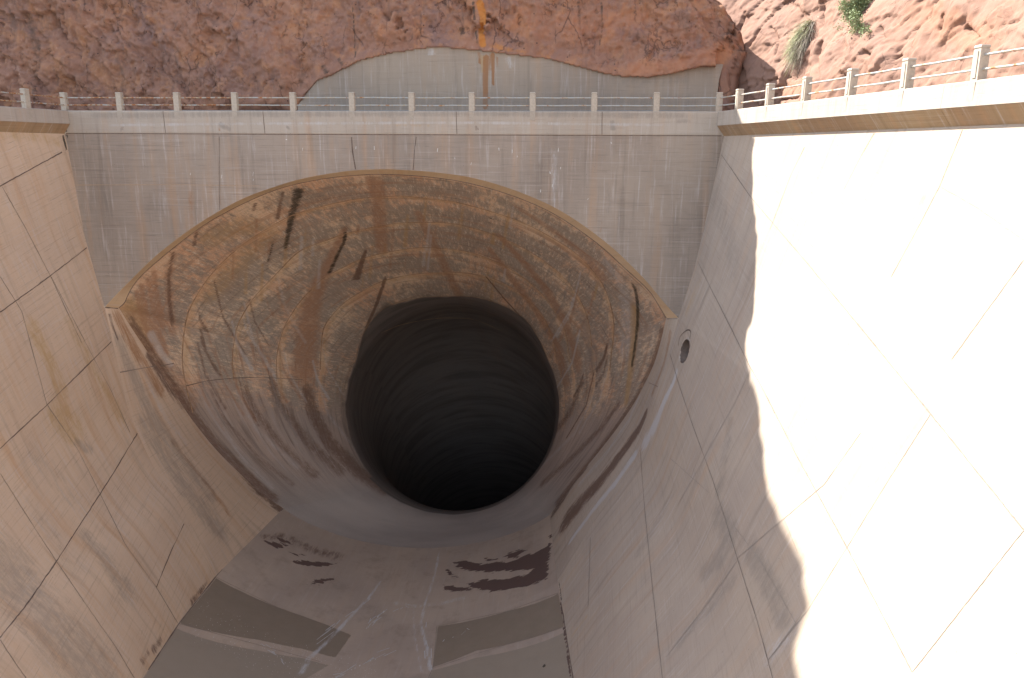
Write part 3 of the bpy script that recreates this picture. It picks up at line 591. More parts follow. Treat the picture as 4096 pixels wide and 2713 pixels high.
# parapet on the portal wall: a slab with a slightly chamfered top edge, split by real joints
def prism(name, x0, x1, prof, mat, parent, uvs=1.0, n=40, frame=None):
    """extrude profile (y,z) from x0 to x1 along X (or along frame(s) -> origin, outdir)"""
    m = len(prof); V = []; UV = []
    ss = np.linspace(x0, x1, n); pl = np.r_[0, np.cumsum(np.linalg.norm(np.diff(np.array(prof), axis=0), axis=1))]
    for s in ss:
        for (a, z), q_ in zip(prof, pl): V.append(frame(s, a, z) if frame else (s, a, z)); UV.append((s, -q_))
    F = gridfaces(n, m); V = np.array(V); caps = [tuple(range(m)), tuple(range((n-1)*m, n*m))[::-1]]
    return mesh(name, V, [tuple(f) for f in F.tolist()]+caps, mat, parent, np.array(UV))
prof_b = [(.0, -1.12), (-.02, -1.10), (-.02, -.50), (-.035, -.04), (-.0, 0), (.40, 0), (.40, -1.12)]
for a, b in ((-16.56, -6.03), (-6.01, 3.73), (3.75, 16.84)): prism('parapet', a, b, [(y+.012 if y < .1 else y, z) for y, z in prof_b], M_para, portal)
gx = np.linspace(-16.56, 16.84, 420); gz = np.linspace(0, 1.12, 24); yz = np.interp(gz, [0, .04, .5, 1.1, 1.12], [0, -.035, -.02, -.02, 0])
Vp = np.stack([np.broadcast_to(gx[None], (24, 420)), np.broadcast_to(yz[:, None], (24, 420)), np.broadcast_to(-gz[:, None], (24, 420))], -1).reshape(-1, 3)
pf = Surf(Vp, gridfaces(24, 420), Vp[:, [0, 2]])
for k_, q_, a, b, v in (('gray', [(160, 268), (600, 264), (1100, 262), (1640, 268)], .28, .28, .8), ('pale', [(200, 290), (600, 286), (1100, 284), (1600, 290)], .14, .14, .5), ('gray', [(278, 296), (284, 300)], .2, .25, 1.), ('gray', [(505, 285), (515, 292), (535, 300)], .22, .2, 1.1), ('gray', [(664, 298), (668, 294)], .2, .2, 1.), ('rust', [(505, 290), (507, 305)], .06, .06, .9), ('gray', [(1415, 278), (1417, 302)], .18, .22, 1.), ('gray', [(1230, 275), (1236, 280)], .16, .14, .9), ('brown', [(1100, 290), (1103, 302)], .1, .16, .7), ('ochre', [(900, 288), (1000, 290)], .16, .2, .4), ('dark', [(152, 296), (153, 306)], .12, .1, .8), ('gray', [(1560, 280), (1600, 280)], .2, .2, .6)):
    pf.stroke(k_, q_, a, b, v, .9)
pf.build('parapet_face', M_para, portal)
for x_ in (-6.02, 3.74, -11.2, 10.9): ribbon('joint', np.array([[x_, -.042, -.03], [x_, -.032, -.5], [x_+.02, -.03, -1.1]]), .028, (0, 1., 0), M_joint, portal)
xs_ = np.linspace(-16.5, 16.7, 30); Vj = np.vstack([np.stack([xs_, xs_*0-.006, xs_*0-1.115], 1), np.stack([xs_, xs_*0-.006, xs_*0-1.155], 1)]); mesh('joint', Vj, gridfaces(2, 30), M_joint, portal)

# side walls
wallL = empty('side_wall', (-17, -20, -1.2)); tag(wallL, 'pinkish battered channel wall in shade, left of the tunnel mouth', 'wall')
wallR = empty('side_wall', (18, -20, -1.2)); tag(wallR, 'glaring sunlit battered channel wall with a round drain hole', 'wall')
wl_.build('wall_face', M_left, wallL); wr_.build('wall_face', M_right, wallR)
for q_ in ([(-10, 436), (143, 352)], [(0, 722), (100, 650), (200, 573)], [(0, 1037), (110, 935), (257, 790)], [(-20, 1498), (60, 1400), (130, 1298), (200, 1190), (260, 1097), (317, 1002)], [(361, 1358), (395, 1275), (425, 1211)], [(-20, 1585), (0, 1568)]): wl_.joint('joint', q_, .042, M_joint, wallL, jit=.006)
for q_ in ([(5, 432), (60, 530), (118, 642), (188, 792)], [(0, 640), (50, 720), (108, 935), ], [(118, 640), (165, 730), (216, 828), (255, 900), (300, 1000)], [(108, 935), (180, 1040), (230, 1140), (290, 1260), (361, 1358), (410, 1440)], [(0, 1095), (60, 1190), (130, 1298), (200, 1400), (270, 1500), (310, 1568)], [(0, 1480), (40, 1540), (60, 1568)]): wl_.joint('joint', q_, .028, M_hair, wallL, jit=.005)
M_jr = plain('joint_tan', (.19, .155, .13), (.26, .215, .18)); M_jl = plain('joint_tan_faint', (.37, .325, .28), (.30, .26, .22))
for q_ in ([(1664, 352), (1735, 455), (1880, 625), (2000, 770), (2150, 955), (2367, 1225)], [(1610, 598), (1640, 660), (1692, 762), (1735, 850), (1759, 890), (1840, 1050), (1958, 1265), (2109, 1553)], [(1549, 818), (1570, 890), (1601, 982), (1648, 1109), (1706, 1294), (1752, 1440), (1790, 1580)], [(1480, 1033), (1488, 1150), (1509, 1363), (1533, 1580)], [(1365, 1243), (1360, 1400)]): wr_.joint('joint', q_, .034, M_jr, wallR, jit=.004)
for q_ in ([(1640, 660), (1620, 705), (1595, 765)], [(1735, 855), (1700, 930), (1655, 1010), (1600, 1110), (1560, 1180)], [(1845, 1050), (1755, 890)], [(2225, 300), (2172, 430), (2120, 530), (2060, 640)], [(2172, 430), (2260, 480), (2367, 555)], [(2025, 300), (1985, 370), (1950, 440)], [(1860, 340), (1830, 400), (1780, 530)], [(2152, 955), (2060, 1100), (1958, 1265), (1867, 1411), (1777, 1526)], [(2367, 1225), (2300, 1310), (2109, 1553)], [(2367, 600), (2200, 830)], [(1706, 1294), (1640, 1390), (1540, 1520)], [(1700, 1220), (1760, 1300), (1840, 1440)], [(1840, 1440), (1776, 1526)], [(1360, 1400), (1325, 1450)], [(1550, 1060), (1640, 1140)], [(1990, 1000), (1905, 1120), (1700, 1294)]): wr_.joint('joint', q_, .024, M_jl, wallR, jit=.004)
fl_.joint('joint', [(277, 861), (320, 853), (405, 838)], .05, M_hair, lining); fl_.joint('joint', [(243, 711), (276, 713)], .05, M_joint, lining, step=3)
fr_.joint('joint', [(1542, 737), (1566, 737)], .05, M_hair, lining, step=3); fr_.joint('joint', [(1455, 872), (1500, 885), (1535, 900)], .04, M_hair, lining)
for q_ in ([(430, 892), (480, 880), (539, 874), (608, 872), (700, 878)], [(402, 840), (300, 860)]): tun.joint('joint', q_, .05, M_joint, lining)
for k in (1, 2, 3, 4, 5): tun.joint('joint_ring', RINGS[k], .07, M_jointt, lining, spline=True)
tun.joint('joint_ring', [(880, 770), (930, 750), (1000, 737), (1047, 735), (1100, 740), (1160, 765)], .07, M_jointt, lining, spline=True)
SCUFF = []
floorjoints = empty('floor_joint', (0, 0, -28)); M_scuff = plain('scuff_pale', (.40, .385, .375), (.52, .51, .50))
for (a_, b_, n_, L_, sp_) in (((893, 1405), (838, 1462), 11, 26, 7), ((900, 1508), (775, 1566), 12, 34, 9), ((600, 1478), (664, 1540), 9, 18, 6), ((902, 1410), (948, 1401), 4, 14, 4), ((700, 1500), (860, 1380), 7, 50, 10), ((1020, 1482), (1080, 1455), 4, 14, 5), ((980, 1400), (992, 1545), 6, 30, 6)):
    for _ in range(n_):
        q_ = RNG.random(); c_ = np.array(a_)*(1-q_)+np.array(b_)*q_+RNG.normal(size=2)*sp_*.6; d_ = (np.array(b_)-a_)/np.linalg.norm(np.array(b_)-a_)*L_*(.3+.7*RNG.random())*.5; d_ = d_+RNG.normal(size=2)*1.5
        SCUFF.append([tuple(c_-d_), tuple(c_+d_)])
tag(floorjoints, 'thin dark paving joints crossing the floor between the two walls', 'joint', kind='structure')
for q_ in ([(585, 1238), (655, 1176)], [(498, 1334), (585, 1238)], [(415, 1440), (498, 1334)], [(330, 1568), (415, 1440)], [(1271, 1192), (1292, 1340), (1306, 1450), (1325, 1568)]): floor.joint('joint', q_, .05, M_joint, floorjoints)
for q_ in ([(500, 1335), (640, 1404), (760, 1447)], [(413, 1442), (600, 1492), (740, 1530)], [(1010, 1448), (1001, 1545), (990, 1568)], [(1010, 1448), (1170, 1414), (1291, 1371)], [(1002, 1545), (1100, 1512), (1306, 1450)]): floor.joint('joint', q_, .03, M_hair, floorjoints)

for q_ in SCUFF: floor.joint('scuff', q_, .022+.02*RNG.random(), M_scuff, floorjoints, step=3)
# parapets with sloping corbel under them, on the side walls
def side_parapet(side, wallobj, name_y1=-72):
    ang = math.radians(8. if side < 0 else 11.47); x0 = -16.56 if side < 0 else 16.81
    din = np.array([side*math.sin(ang), -math.cos(ang), 0]); nout = np.array([-side*math.cos(ang), -math.sin(ang), 0])   # along wall toward camera, out over the channel
    org = np.array([x0, 0, 0.])
    def fr(s, a, z): return org+din*s+nout*a+np.array([0, 0, z])
    d_ = .37
    pr = [(d_-.004, -.672), (d_+.015, -.655), (d_-.02, -.04), (d_-.06, 0), (-.35, 0), (-.35, -.672)]; pc = [(-.35, -1.15), (0.0, -1.15), (d_, -.675), (-.35, -.675)]
    cuts = [0.0, 8.1, 16.3, 24.4, 32.5, 40.6, 50, 60, 72]
    for a, b in zip(cuts[:-1], cuts[1:]): prism('parapet', a+(.0 if a == 0 else .012), b, pr, M_para, wallobj, frame=fr, n=30); prism('corbel', a+(.0 if a == 0 else .018), b, pc, M_corb, wallobj, frame=fr, n=30)
    return fr
frR = side_parapet(1, wallR); frL = side_parapet(-1, wallL)
M_pil = plain('pilaster_concrete', (.43, .375, .315), (.38, .33, .275), 9)
for i in range(22):
    for fr, w_o, s0 in ((frR, wallR, 2.0), (frL, wallL, 2.45)):
        s = s0+3.0856*i; a, b = s-.125, s+.125; prism('pilaster', a, b, [(.380, -.52), (.366, -.04), (.34, -.04), (.34, -.52)], M_pil, w_o, frame=fr, n=2)
for i in range(1, 11): prism('pilaster', -16.5+3*i-.13, -16.5+3*i+.13, [(-.042, -.03), (-.028, -.42), (-.01, -.42), (-.01, -.03)], M_pil, portal, n=2)
# drain pipe
drain_v = []; nd = 48
for k, dpt in enumerate((-.02, .5, 1.5, 4.)):
    for i in range(nd):
        a = 2*math.pi*i/nd; p = dc+(e1*math.cos(a)+e2*math.sin(a))*RD
        tt = ((dc-p)@dn)/(ax@dn); drain_v.append(p+ax*(tt+dpt))
M_drain = plain('drain_concrete', (.20, .15, .12), (.13, .10, .085), 4)
mesh('drain_pipe', drain_v, gridfaces(4, nd, True), M_drain, wallR)
mesh('drain_end', np.array(drain_v[-nd:]), [tuple(range(nd))], M_floor, wallR)
wr2 = Surf(wr_.V, wr_.F, wr_.uv)
wr2.joint('joint', [(1568, 800), (1572, 780), (1582, 768), (1590, 763), (1596, 765), (1597, 775), (1594, 785)], .05, M_joint, wallR, spline=True, step=3)

# ---------------------------------------------------------------- railings
def box(V, F, c, hx, hy, hz, fr=None, cham=0, taper=0):
    b = len(V)
    lv = [(-1, 1, 0)] if not cham else [(0, 1, 0)]
    zs = [(-hz, 1.0), (hz-cham, 1.0), (hz, 1.0-cham/hx*.8)] if cham else [(-hz, 1), (hz, 1)]
    for z, k in zs:
        for sx, sy in ((-1, -1), (1, -1), (1, 1), (-1, 1)): V.append((c[0]+sx*hx*k, c[1]+sy*hy*k, c[2]+z))
    n = len(zs)
    F.append((b+3, b+2, b+1, b)); F.append(tuple(b+4*(n-1)+i for i in range(4)))
    for r in range(n-1):
        for i in range(4): F.append((b+4*r+i, b+4*r+(i+1) % 4, b+4*(r+1)+(i+1) % 4, b+4*(r+1)+i))
def post_mesh():
    V = []; F = []; w_ = .135
    box(V, F, (0, 0, .38), w_, w_, .40); box(V, F, (0, 0, .80), w_-.012, w_-.012, .03)          # shaft and shadow neck
    box(V, F, (0, 0, .855), w_+.004, w_+.004, .035, cham=.025)                                    # cap
    for s in (-1, 1): box(V, F, (s*(w_+.008), 0, .40), .012, w_*.45, .34)                         # raised side panels
    return V, F
PV, PF = post_mesh(); pm = bpy.data.meshes.new('post'); pm.from_pydata(PV, [], PF); pm.materials.append(M_post)
bmod = None
def tube(P0, P1, r, n=8, sag=0, seg=8, wob=0):
    P0, P1 = np.array(P0, float), np.array(P1, float); d = P1-P0; L = np.linalg.norm(d); d /= L; a = np.cross(d, [0, 0, 1.]); a /= np.linalg.norm(a); b = np.cross(a, d); V = []
    for k in range(seg+1):
        t = k/seg; c_ = P0+(P1-P0)*t+b*(-sag*4*t*(1-t)+wob*math.sin(9*t+P0[0])*math.sin(math.pi*t))
        for i in range(n): V.append(c_+(a*math.cos(2*math.pi*i/n)+b*math.sin(2*math.pi*i/n))*r)
    return V, [tuple(f) for f in gridfaces(seg+1, n, True).tolist()]
def railing(name, label, frames, rot, mat, pil=None):
    """frames: list of post base points"""
    root = empty(name, tuple(frames[len(frames)//2])); tag(root, label, 'railing')
    base = np.array(root.location)
    for i, p in enumerate(frames):
        o = bpy.data.objects.new('post', pm); COL.objects.link(o); o.parent = root; o.location = tuple(np.array(p)-base); o.rotation_euler = (RNG.normal()*.006, RNG.normal()*.006, rot)
        s_ = 1+RNG.normal()*.01; o.scale = (s_, s_, 1)
    for i in range(len(frames)-1):
        for hz in (.63, .27):
            V, F = tube(np.array(frames[i])+[0, 0, hz+RNG.normal()*.006], np.array(frames[i+1])+[0, 0, hz+RNG.normal()*.006], .031, wob=.006)
            mesh('rail', V, F, mat[min(i, len(mat)-1)], root, smooth=True)
    return root
xp = [-16.5+3*i for i in range(12)]
railing('railing', 'long shaded railing of concrete posts across the top of the arch wall', [(x+(.05 if i == 0 else 0), .13, 0) for i, x in enumerate(xp)], 0, [M_railr, M_railr, M_railr, M_rail])
rp = [frR(2.0+3.0856*i, .20, 0) for i in range(22)]
r2 = railing('railing', 'sunlit railing climbing along the bright wall, in front of the pink cliff', rp, math.radians(11.47), [M_rail])
for hz in (.63, .27):
    V, F = tube((16.5, .13, hz), tuple(rp[0]+[0, 0, hz]), .031); mesh('rail', V, F, M_rail, r2, smooth=True)
lp = [frL(2.45+3.0856*i, .20, 0) for i in range(22)]
r3 = railing('railing', 'short piece of railing above the pinkish wall, in front of the dark cliff', lp, math.radians(-8), [M_railr])
for hz in (.63, .27):
    V, F = tube((-16.4, .13, hz), tuple(lp[0]+[0, 0, hz]), .031); mesh('rail', V, F, M_railr, r3, smooth=True)
# pipes strung along the far edge of the walkway
for i, z in enumerate((.02, .10, .17)):
    V, F = tube((-14.5, 2.9+.05*i, z), (16.0, 2.9+.05*i, z+.02), .014, 6, sag=.03, seg=30, wob=.01); o = mesh('cable', V, F, M_steel, smooth=True)
    tag(o, ('lowest', 'middle', 'topmost')[i]+' of the three thin cables strung behind the long railing', 'cable', 'cables behind the long railing')

# walkways
Vw = [(-40, .38, -.4), (20.5, .38, -.4), (20.5, 8, -.4), (-40, 8, -.4)]
tag(mesh('walkway', Vw, [(0, 1, 2, 3)], M_path), kind='structure')
for side, fr in ((1, frR), (-1, frL)):
    Vw = [fr(-1, -.3, -.404), fr(72, -.3, -.404), fr(72, -14, -.404), fr(-1, -14, -.404)]; tag(mesh('walkway', Vw, [(0, 1, 2, 3)], M_path), kind='structure')

# ---------------------------------------------------------------- retaining wall under the cliff
RY = 3.5
top_px = [(688, 245), (706, 219), (735, 185), (765, 174), (800, 156), (830, 140), (870, 130), (909, 121), (940, 117), (964, 113), (1011, 107), (1050, 111), (1107, 116), (1182, 125), (1268, 135), (1310, 147), (1350, 157), (1400, 170), (1435, 176), (1500, 178), (1558, 168), (1590, 160), (1626, 152), (1672, 149), (1667, 166), (1662, 184), (1658, 219), (1655, 262)]
TP = np.array([onY(*p, RY) for p in top_px]); TPd = smooth_poly(TP, 220)
FT = smooth_poly(TP[:-4], 200); nt_ = len(FT); rows_w = []; NR = 40; EZ = TP[-5:][::-1]
for k in range(NR+1):
    v = k/NR; P = FT.copy(); P[:, 2] = FT[:, 2]*(1-v)+(-.42)*v; P[:, 1] = RY; P[:, 0] += (np.interp(P[:, 2], EZ[:, 2], EZ[:, 0])-FT[-1, 0])*np.linspace(0, 1, nt_)**10; rows_w.append(P)
Vr = np.array(rows_w).reshape(-1, 3); rs = Surf(Vr, gridfaces(NR+1, nt_), Vr[:, [0, 2]])
rs.stroke('rust', [(1124, 108), (1123, 160), (1121, 256)], .24, .15, 1.8, .9); rs.stroke('rust', [(1138, 112), (1140, 200)], .2, .1, 1.6, .9); rs.stroke('rust', [(1106, 116), (1108, 150)], .12, .08, 1.2, .9); rs.stroke('rust', [(1150, 120), (1152, 160)], .1, .05, .7, .7); rs.stroke('ochre', [(1115, 115), (1118, 170)], .35, .2, .7, .9)
rs.stroke('gray', [(700, 235), (1000, 235), (1350, 235), (1640, 235)], .7, .7, .8, .9); rs.stroke('pale', [(1000, 112), (1000, 130)], .5, .5, .5); rs.stroke('pale', [(1170, 120), (1180, 160)], .4, .4, .5, .9); rs.stroke('gray', [(1400, 185), (1600, 185)], .5, .5, .5, .9)
ret = empty('retaining_wall', (6, RY, -.4)); tag(ret, 'low grey concrete wall with a curved top and rust streak below the cliff', 'wall')
rs.build('wall_face', M_ret, ret, smooth=False)
P1 = TPd.copy(); P2 = TPd+[0, .12, 0]; P2[:, 2] += .05; P3 = P2+[0, 1.6, 0]; P3[:, 2] -= .02
Vt = np.vstack([P1, P2, P3]); mesh('coping', Vt, gridfaces(3, len(TPd)), M_ret, ret, Vt[:, [0, 2]])

# ---------------------------------------------------------------- cliff: the shade-casting ridge runs along its top
EDGE = [(1742, 317), (1740, 350), (1737, 400), (1741, 450), (1746, 500), (1750, 560), (1744, 620), (1741, 660), (1736, 700), (1731, 740), (1722, 780), (1722, 815), (1734, 860), (1738, 885), (1752, 912), (1757, 960), (1760, 1000), (1764, 1060), (1772, 1110), (1783, 1150), (1797, 1180), (1803, 1215), (1818, 1245), (1832, 1270), (1852, 1288), (1862, 1315), (1862, 1350), (1870, 1385), (1866, 1420), (1852, 1445), (1846, 1480), (1832, 1505), (1838, 1535), (1852, 1568)]
SRW = Surf(wr_.V, gridfaces(len(yyR), nR), wr_.uv)
ED = smooth_poly(EDGE, 150); jn = np.cumsum(np.random.default_rng(3).normal(size=150)); jn -= np.convolve(jn, np.ones(15)/15, 'same'); ED[:, 0] += 2.2*jn.clip(-2, 2)
E3 = SRW.pts(ED); YR = 6.2
t_ = (YR-E3[:, 1])/SUN[1]; Q = E3+t_[:, None]*SUN; 
rx = list(Q[:, 0]); rz = list(Q[:, 2])
# order by X, keep the highest where it folds back
o_ = np.argsort(rx); rx = np.array(rx)[o_]; rz = np.array(rz)[o_]
RX = np.r_[-60, -40, rx[0]-6, rx, 8, 10.3, 11.5, 12.2, 13, 14, 15, 16, 17, 18, 19.2]; RZ = np.r_[rz[0]+6, rz[0]+5, rz[0]+2, rz, 13.6, 11.8, 10, 8.5, 7.4, 6.7, 6.5, 6.3, 5.4, 4.2, 2.5]
print('RIDGE', np.round(np.stack([RX, RZ], 1), 1).tolist()[:40])
o_ = np.argsort(RX); RX, RZ = RX[o_], RZ[o_]
def ridge(x): return np.interp(x, RX, RZ)
xr = np.r_[np.linspace(-60, -25, 40), np.arange(-24.8, 19.3, .075)]
zr1 = np.r_[np.arange(-.6, 8., .075)]
nz2 = 60
XX = np.repeat(xr[None, :], len(zr1)+nz2, 0); zt = ridge(xr); ZZ = np.empty_like(XX)
ZL = np.minimum(8., zt*.97)
for i in range(len(zr1)): ZZ[i] = -.6+(ZL+.6)*(i/(len(zr1)-1))
for i in range(nz2): ZZ[len(zr1)+i] = ZL+(zt-ZL)*((i+1)/nz2)
P = np.stack([XX.ravel(), np.zeros(XX.size), ZZ.ravel()], 1)
retop = np.interp(P[:, 0], TPd[:190, 0], TPd[:190, 2])
inret = (P[:, 0] > -5.3) & (P[:, 0] < 17.08)
sh = P.copy(); sh[:, 0] = P[:, 0]+.45*P[:, 2]; sh[:, 2] = P[:, 2]*.75
def rotd(P, a):
    Q_ = P.copy(); Q_[:, 0] = P[:, 0]*math.cos(a)-P[:, 2]*math.sin(a); Q_[:, 2] = P[:, 0]*math.sin(a)+P[:, 2]*math.cos(a); return Q_
wp = np.stack([fbm(P*.55+2, 4, .6), fbm(P*.55+12, 4, .6), fbm(P*.55+31, 4, .6)], 1)
sh = rotd(P, .85)+wp*.35
f1, c1 = facets(sh*[.18, 1, .46]+[3, 0, 5]); f2, c2 = facets((sh+wp*.1)*[.55, 1, 1.3]+[7, 2, 1]); f3, c3 = facets((rotd(P, 1.1)+wp*.15)*[1.5, 1, 3.]+[1, 4, 8]); f4, c4 = facets((rotd(P, .6))*[3.2, 1, 5.5]+[1, 4, 8])
ridg = (1-np.abs(perlin(sh*[.35, 1, 1.3]+4)))**3; ridg2 = (1-np.abs(perlin((rotd(P, .3)+wp*.5)*[.8, 1, 2.2]+9)))**4
big = fbm(P*[.13, 1, .16]+[0, 5, 0], 3)
right = sstep(0, 8, P[:, 0])
dsp = -(.30*terrace(fbm(sh*[.22, 1, .6]+21, 4, .5), 4, .14)+.16*terrace(fbm(sh*[.7, 1, 1.5]+51, 4, .5), 4, .16)+.42*f1*(1-.1*right)+.14*f2*(1-.35*right)+.11*f3*(1-.2*right)+.055*f4+.5*big+.06*fbm(P*.9, 4, .6)+.02*fbm(P*[3.2, 1, 3.2], 4, .7)+.06*ridg)
gate = sstep(.0, .35, fbm(P*.45+9, 2)); dsp += .07*(1-sstep(0, .035, c2))*gate
Yb = 4.35+.10*np.clip(P[:, 2], 0, 99)+dsp
ab = P[:, 2]-retop       # height above the retaining wall's top
yab = 3.42+.16*np.clip(ab, 0, 9)+dsp*.75*sstep(0, 1.2, ab)-.03*(1-sstep(0, .5, ab))+.09*fbm(P*2.5, 3)
yret = np.where((ab > -.06) | ~inret, yab, np.maximum(Yb, 4.3)+.9)
kk = np.where(inret, 1, np.where(P[:, 0] < 0, sstep(-15, -5.3, P[:, 0])*sstep(-.5, 1.0, ab+.6*(P[:, 0] < -5.3)), 1-sstep(17.08, 19, P[:, 0])))
Y1 = Yb*(1-kk)+yret*kk
# swelling boulder over the right end of the retaining wall, undercut beneath
bx = (P[:, 0]-15.8)/2.6; bz = (P[:, 2]-4.3)/2.3; Y1 -= .55*np.exp(-(bx**2+bz**2))*(ab > -.06)
m_ = (P[:, 0] > 16.75) & (P[:, 2] < 3.2); Y1 = np.where(m_, np.minimum(Y1, 3.72)+.35*np.maximum(0, -f2-.1)-.1*f3, Y1); Y1 = np.where(m_ & (Y1 < 3.56), 3.56, Y1)
# rock turns back into the notch at the right end
Y1 += 3.2*sstep(17.8, 19.4, P[:, 0]-.28*np.clip(P[:, 2]-2, 0, 9))
kt = sstep(8.5, 11, P[:, 2])*sstep(0, 1, (P[:, 2]-8)/1.); edge_t = sstep(3.0, 0, ridge(P[:, 0])-P[:, 2]); kt = np.maximum(edge_t*(P[:, 2] > 6.8), 0)
P[:, 1] = np.where(P[:, 0] < 12, Y1*(1-kt)+YR*kt, Y1*(1-kt*.8)+YR*kt*.8)
nzr, nxr = XX.shape
G = P.reshape(nzr, nxr, 3)
G = np.concatenate([G, (G[-1]+[0, 6, .2])[None], (G[-1]+[0, 30, -1.])[None]]); nzr += 2
cs = Surf(G.reshape(-1, 3), gridfaces(nzr, nxr), G.reshape(-1, 3)[:, [0, 2]])
pad = np.zeros(2*nxr)
cs.a['crack'] = np.r_[.8*(1-sstep(0, .03, c2))*gate, pad]
cs.stroke('rust', [(1108, 0), (1118, 40), (1112, 80), (1118, 112)], .35, .3, 1., .8); cs.stroke('rust', [(1100, 100), (1200, 118), (1300, 140)], .4, .2, .4, .9); cs.stroke('orange', [(1450, 160), (1560, 150), (1700, 110)], .8, .9, .9, .9); cs.stroke('orange', [(760, 120), (820, 90), (1000, 60), (1200, 60)], 1.2, 1.0, .35, .9); cs.stroke('orange', [(1150, 40), (1300, 60), (1500, 60), (1600, 90)], 1.6, 1.6, .6, .9)
cs.stroke('dark', [(1093, 0), (1098, 60), (1105, 108)], .16, .08, .9, .8); cs.stroke('dark', [(1067, 62), (1068, 80)], .3, .3, .9, .6); cs.stroke('dark', [(745, 150), (755, 172)], .35, .3, .7, .9); cs.stroke('dark', [(780, 135), (795, 150)], .3, .3, .6, .9)
cs.stroke('dark', [(812, 0), (818, 50), (820, 90), (821, 138)], .08, .07, 1., .6); cs.stroke('dark', [(1338, 0), (1340, 70)], .2, .2, .6, .9); cs.stroke('dark', [(1390, 0), (1393, 60), (1385, 110)], .12, .1, .8, .8); cs.stroke('dark', [(640, 0), (632, 60)], .2, .15, .6, .9)
cs.stroke('pale', [(25, 150), (60, 170)], .35, .3, .8, .6); cs.stroke('pale', [(5, 160), (60, 215)], .12, .1, .7, .7); cs.stroke('dark', [(60, 20), (90, 130), (75, 240)], .6, .4, .5, .9)
cliffo = cs.build('cliff', M_rock, None, smooth=False); tag(cliffo, kind='structure')

# sunlit cliff running toward the viewer behind the right-hand walkway
path = crspline([(14.6, 7.6), (16.4, 5.6), (17.6, 4.2), (18.5, 2.2), (19.3, 0), (20.2, -4), (21.5, -10), (23.7, -20), (30, -50), (32.5, -62)], 900)
keep_ = path[:, 1] > -34; path = np.vstack([path[keep_], path[~keep_][::5]])
zz = np.r_[np.arange(-.6, 9.5, .07), np.linspace(9.8, 16, 15)]
tg = np.gradient(path, axis=0); tg /= np.linalg.norm(tg, axis=1)[:, None]; nn = np.stack([tg[:, 1], -tg[:, 0]], 1)   # toward the channel
nn[nn[:, 0] > 0] *= -1
ns = len(path); PP = np.empty((len(zz), ns, 3))
for i, z in enumerate(zz): PP[i, :, :2] = path-nn*(.30*max(z, 0)+.02*max(z, 0)**2); PP[i, :, 2] = np.minimum(z, 6.4+8*sstep(3.4, .5, path[:, 1])+.02*z)
P = PP.reshape(-1, 3); NN = np.broadcast_to(nn[None], (len(zz), ns, 2)).reshape(-1, 2)
wp = np.stack([fbm(P*.5+2, 4, .6), fbm(P*.5+12, 4, .6), fbm(P*.5+31, 4, .6)], 1); Pw = P+wp*.25
f1, c1 = facets(Pw*[.26, .26, .24]+[2, 7, 4]); f2, c2 = facets(Pw*[.8, .8, .6]+[5, 5, 5]); f3, c3 = facets((P+wp*.15)*2.3); f4, c4 = facets(P*5.); gate = sstep(.05, .4, fbm(P*.35+9, 2))
ridg = (1-np.abs(perlin(Pw*[.4, .4, .6]+4)))**4
dsp = .36*f1+.07*f2+.04*f3+.02*f4+.30*terrace(fbm(P*[.16, .16, .24]+21, 3, .45), 3, .08)+.07*terrace(fbm(P*[.7, .7, 1.0]+41, 3, .45), 3, .12)+.5*fbm(P*.16+3, 3)+.05*fbm(P*.9+5, 4, .6)+.02*fbm(P*3.3, 4, .7)-.14*(1-sstep(0, .03, c2))*gate-.05*ridg*gate
dsp *= sstep(-34.5, -30, -np.abs(P[:, 1]+0)*1.0) if False else 1
P[:, 0] += NN[:, 0]*dsp; P[:, 1] += NN[:, 1]*dsp
c2_ = Surf(P, gridfaces(len(zz), ns), P[:, 1:])
c2_.a['crack'] = .5*(1-sstep(0, .02, c2))*gate
c2_.a['pale'] = .75+.3*fbm(P*.3, 3)
for q, a, b in (([(1895, 95), (1886, 130), (1884, 165), (1889, 205)], .3, .2), ([(1893, 0), (1903, 30), (1900, 65)], .2, .15), ([(1757, 68), (1742, 88), (1725, 108)], .15, .2), ([(1700, 95), (1712, 60), (1722, 25)], .12, .1), ([(1985, 118), (2010, 130)], .18, .12), ([(2060, 135), (2085, 128)], .18, .1), ([(1940, 165), (1965, 200)], .12, .1), ([(1800, 232), (1850, 225)], .1, .1), ([(2180, 30), (2172, 70)], .12, .1), ([(1770, 190), (1810, 178), (1850, 182)], .08, .06), ([(2030, 60), (2044, 95)], .1, .08), ([(2230, 60), (2260, 90)], .1, .08), ([(1778, 60), (1800, 95), (1790, 130)], .09, .07)):
    c2_.stroke('dent', q, a, b, 1, .9)
dn_ = c2_.a.get('dent', 0); c2_.V[:, 0] -= NN[:, 0]*.32*dn_; c2_.V[:, 1] -= NN[:, 1]*.32*dn_; c2_.V[:, 2] += 0; c2_.a['dark'] = .45*dn_
c2_.stroke('orange', [(1800, 215), (1850, 200), (1900, 215)], .8, .7, 1., .9); c2_.stroke('orange', [(2100, 20), (2200, 60), (2300, 110)], 1.2, 1.2, .8, .9)
cl2 = c2_.build('cliff', M_rock2, None, smooth=False); tag(cl2, kind='structure')

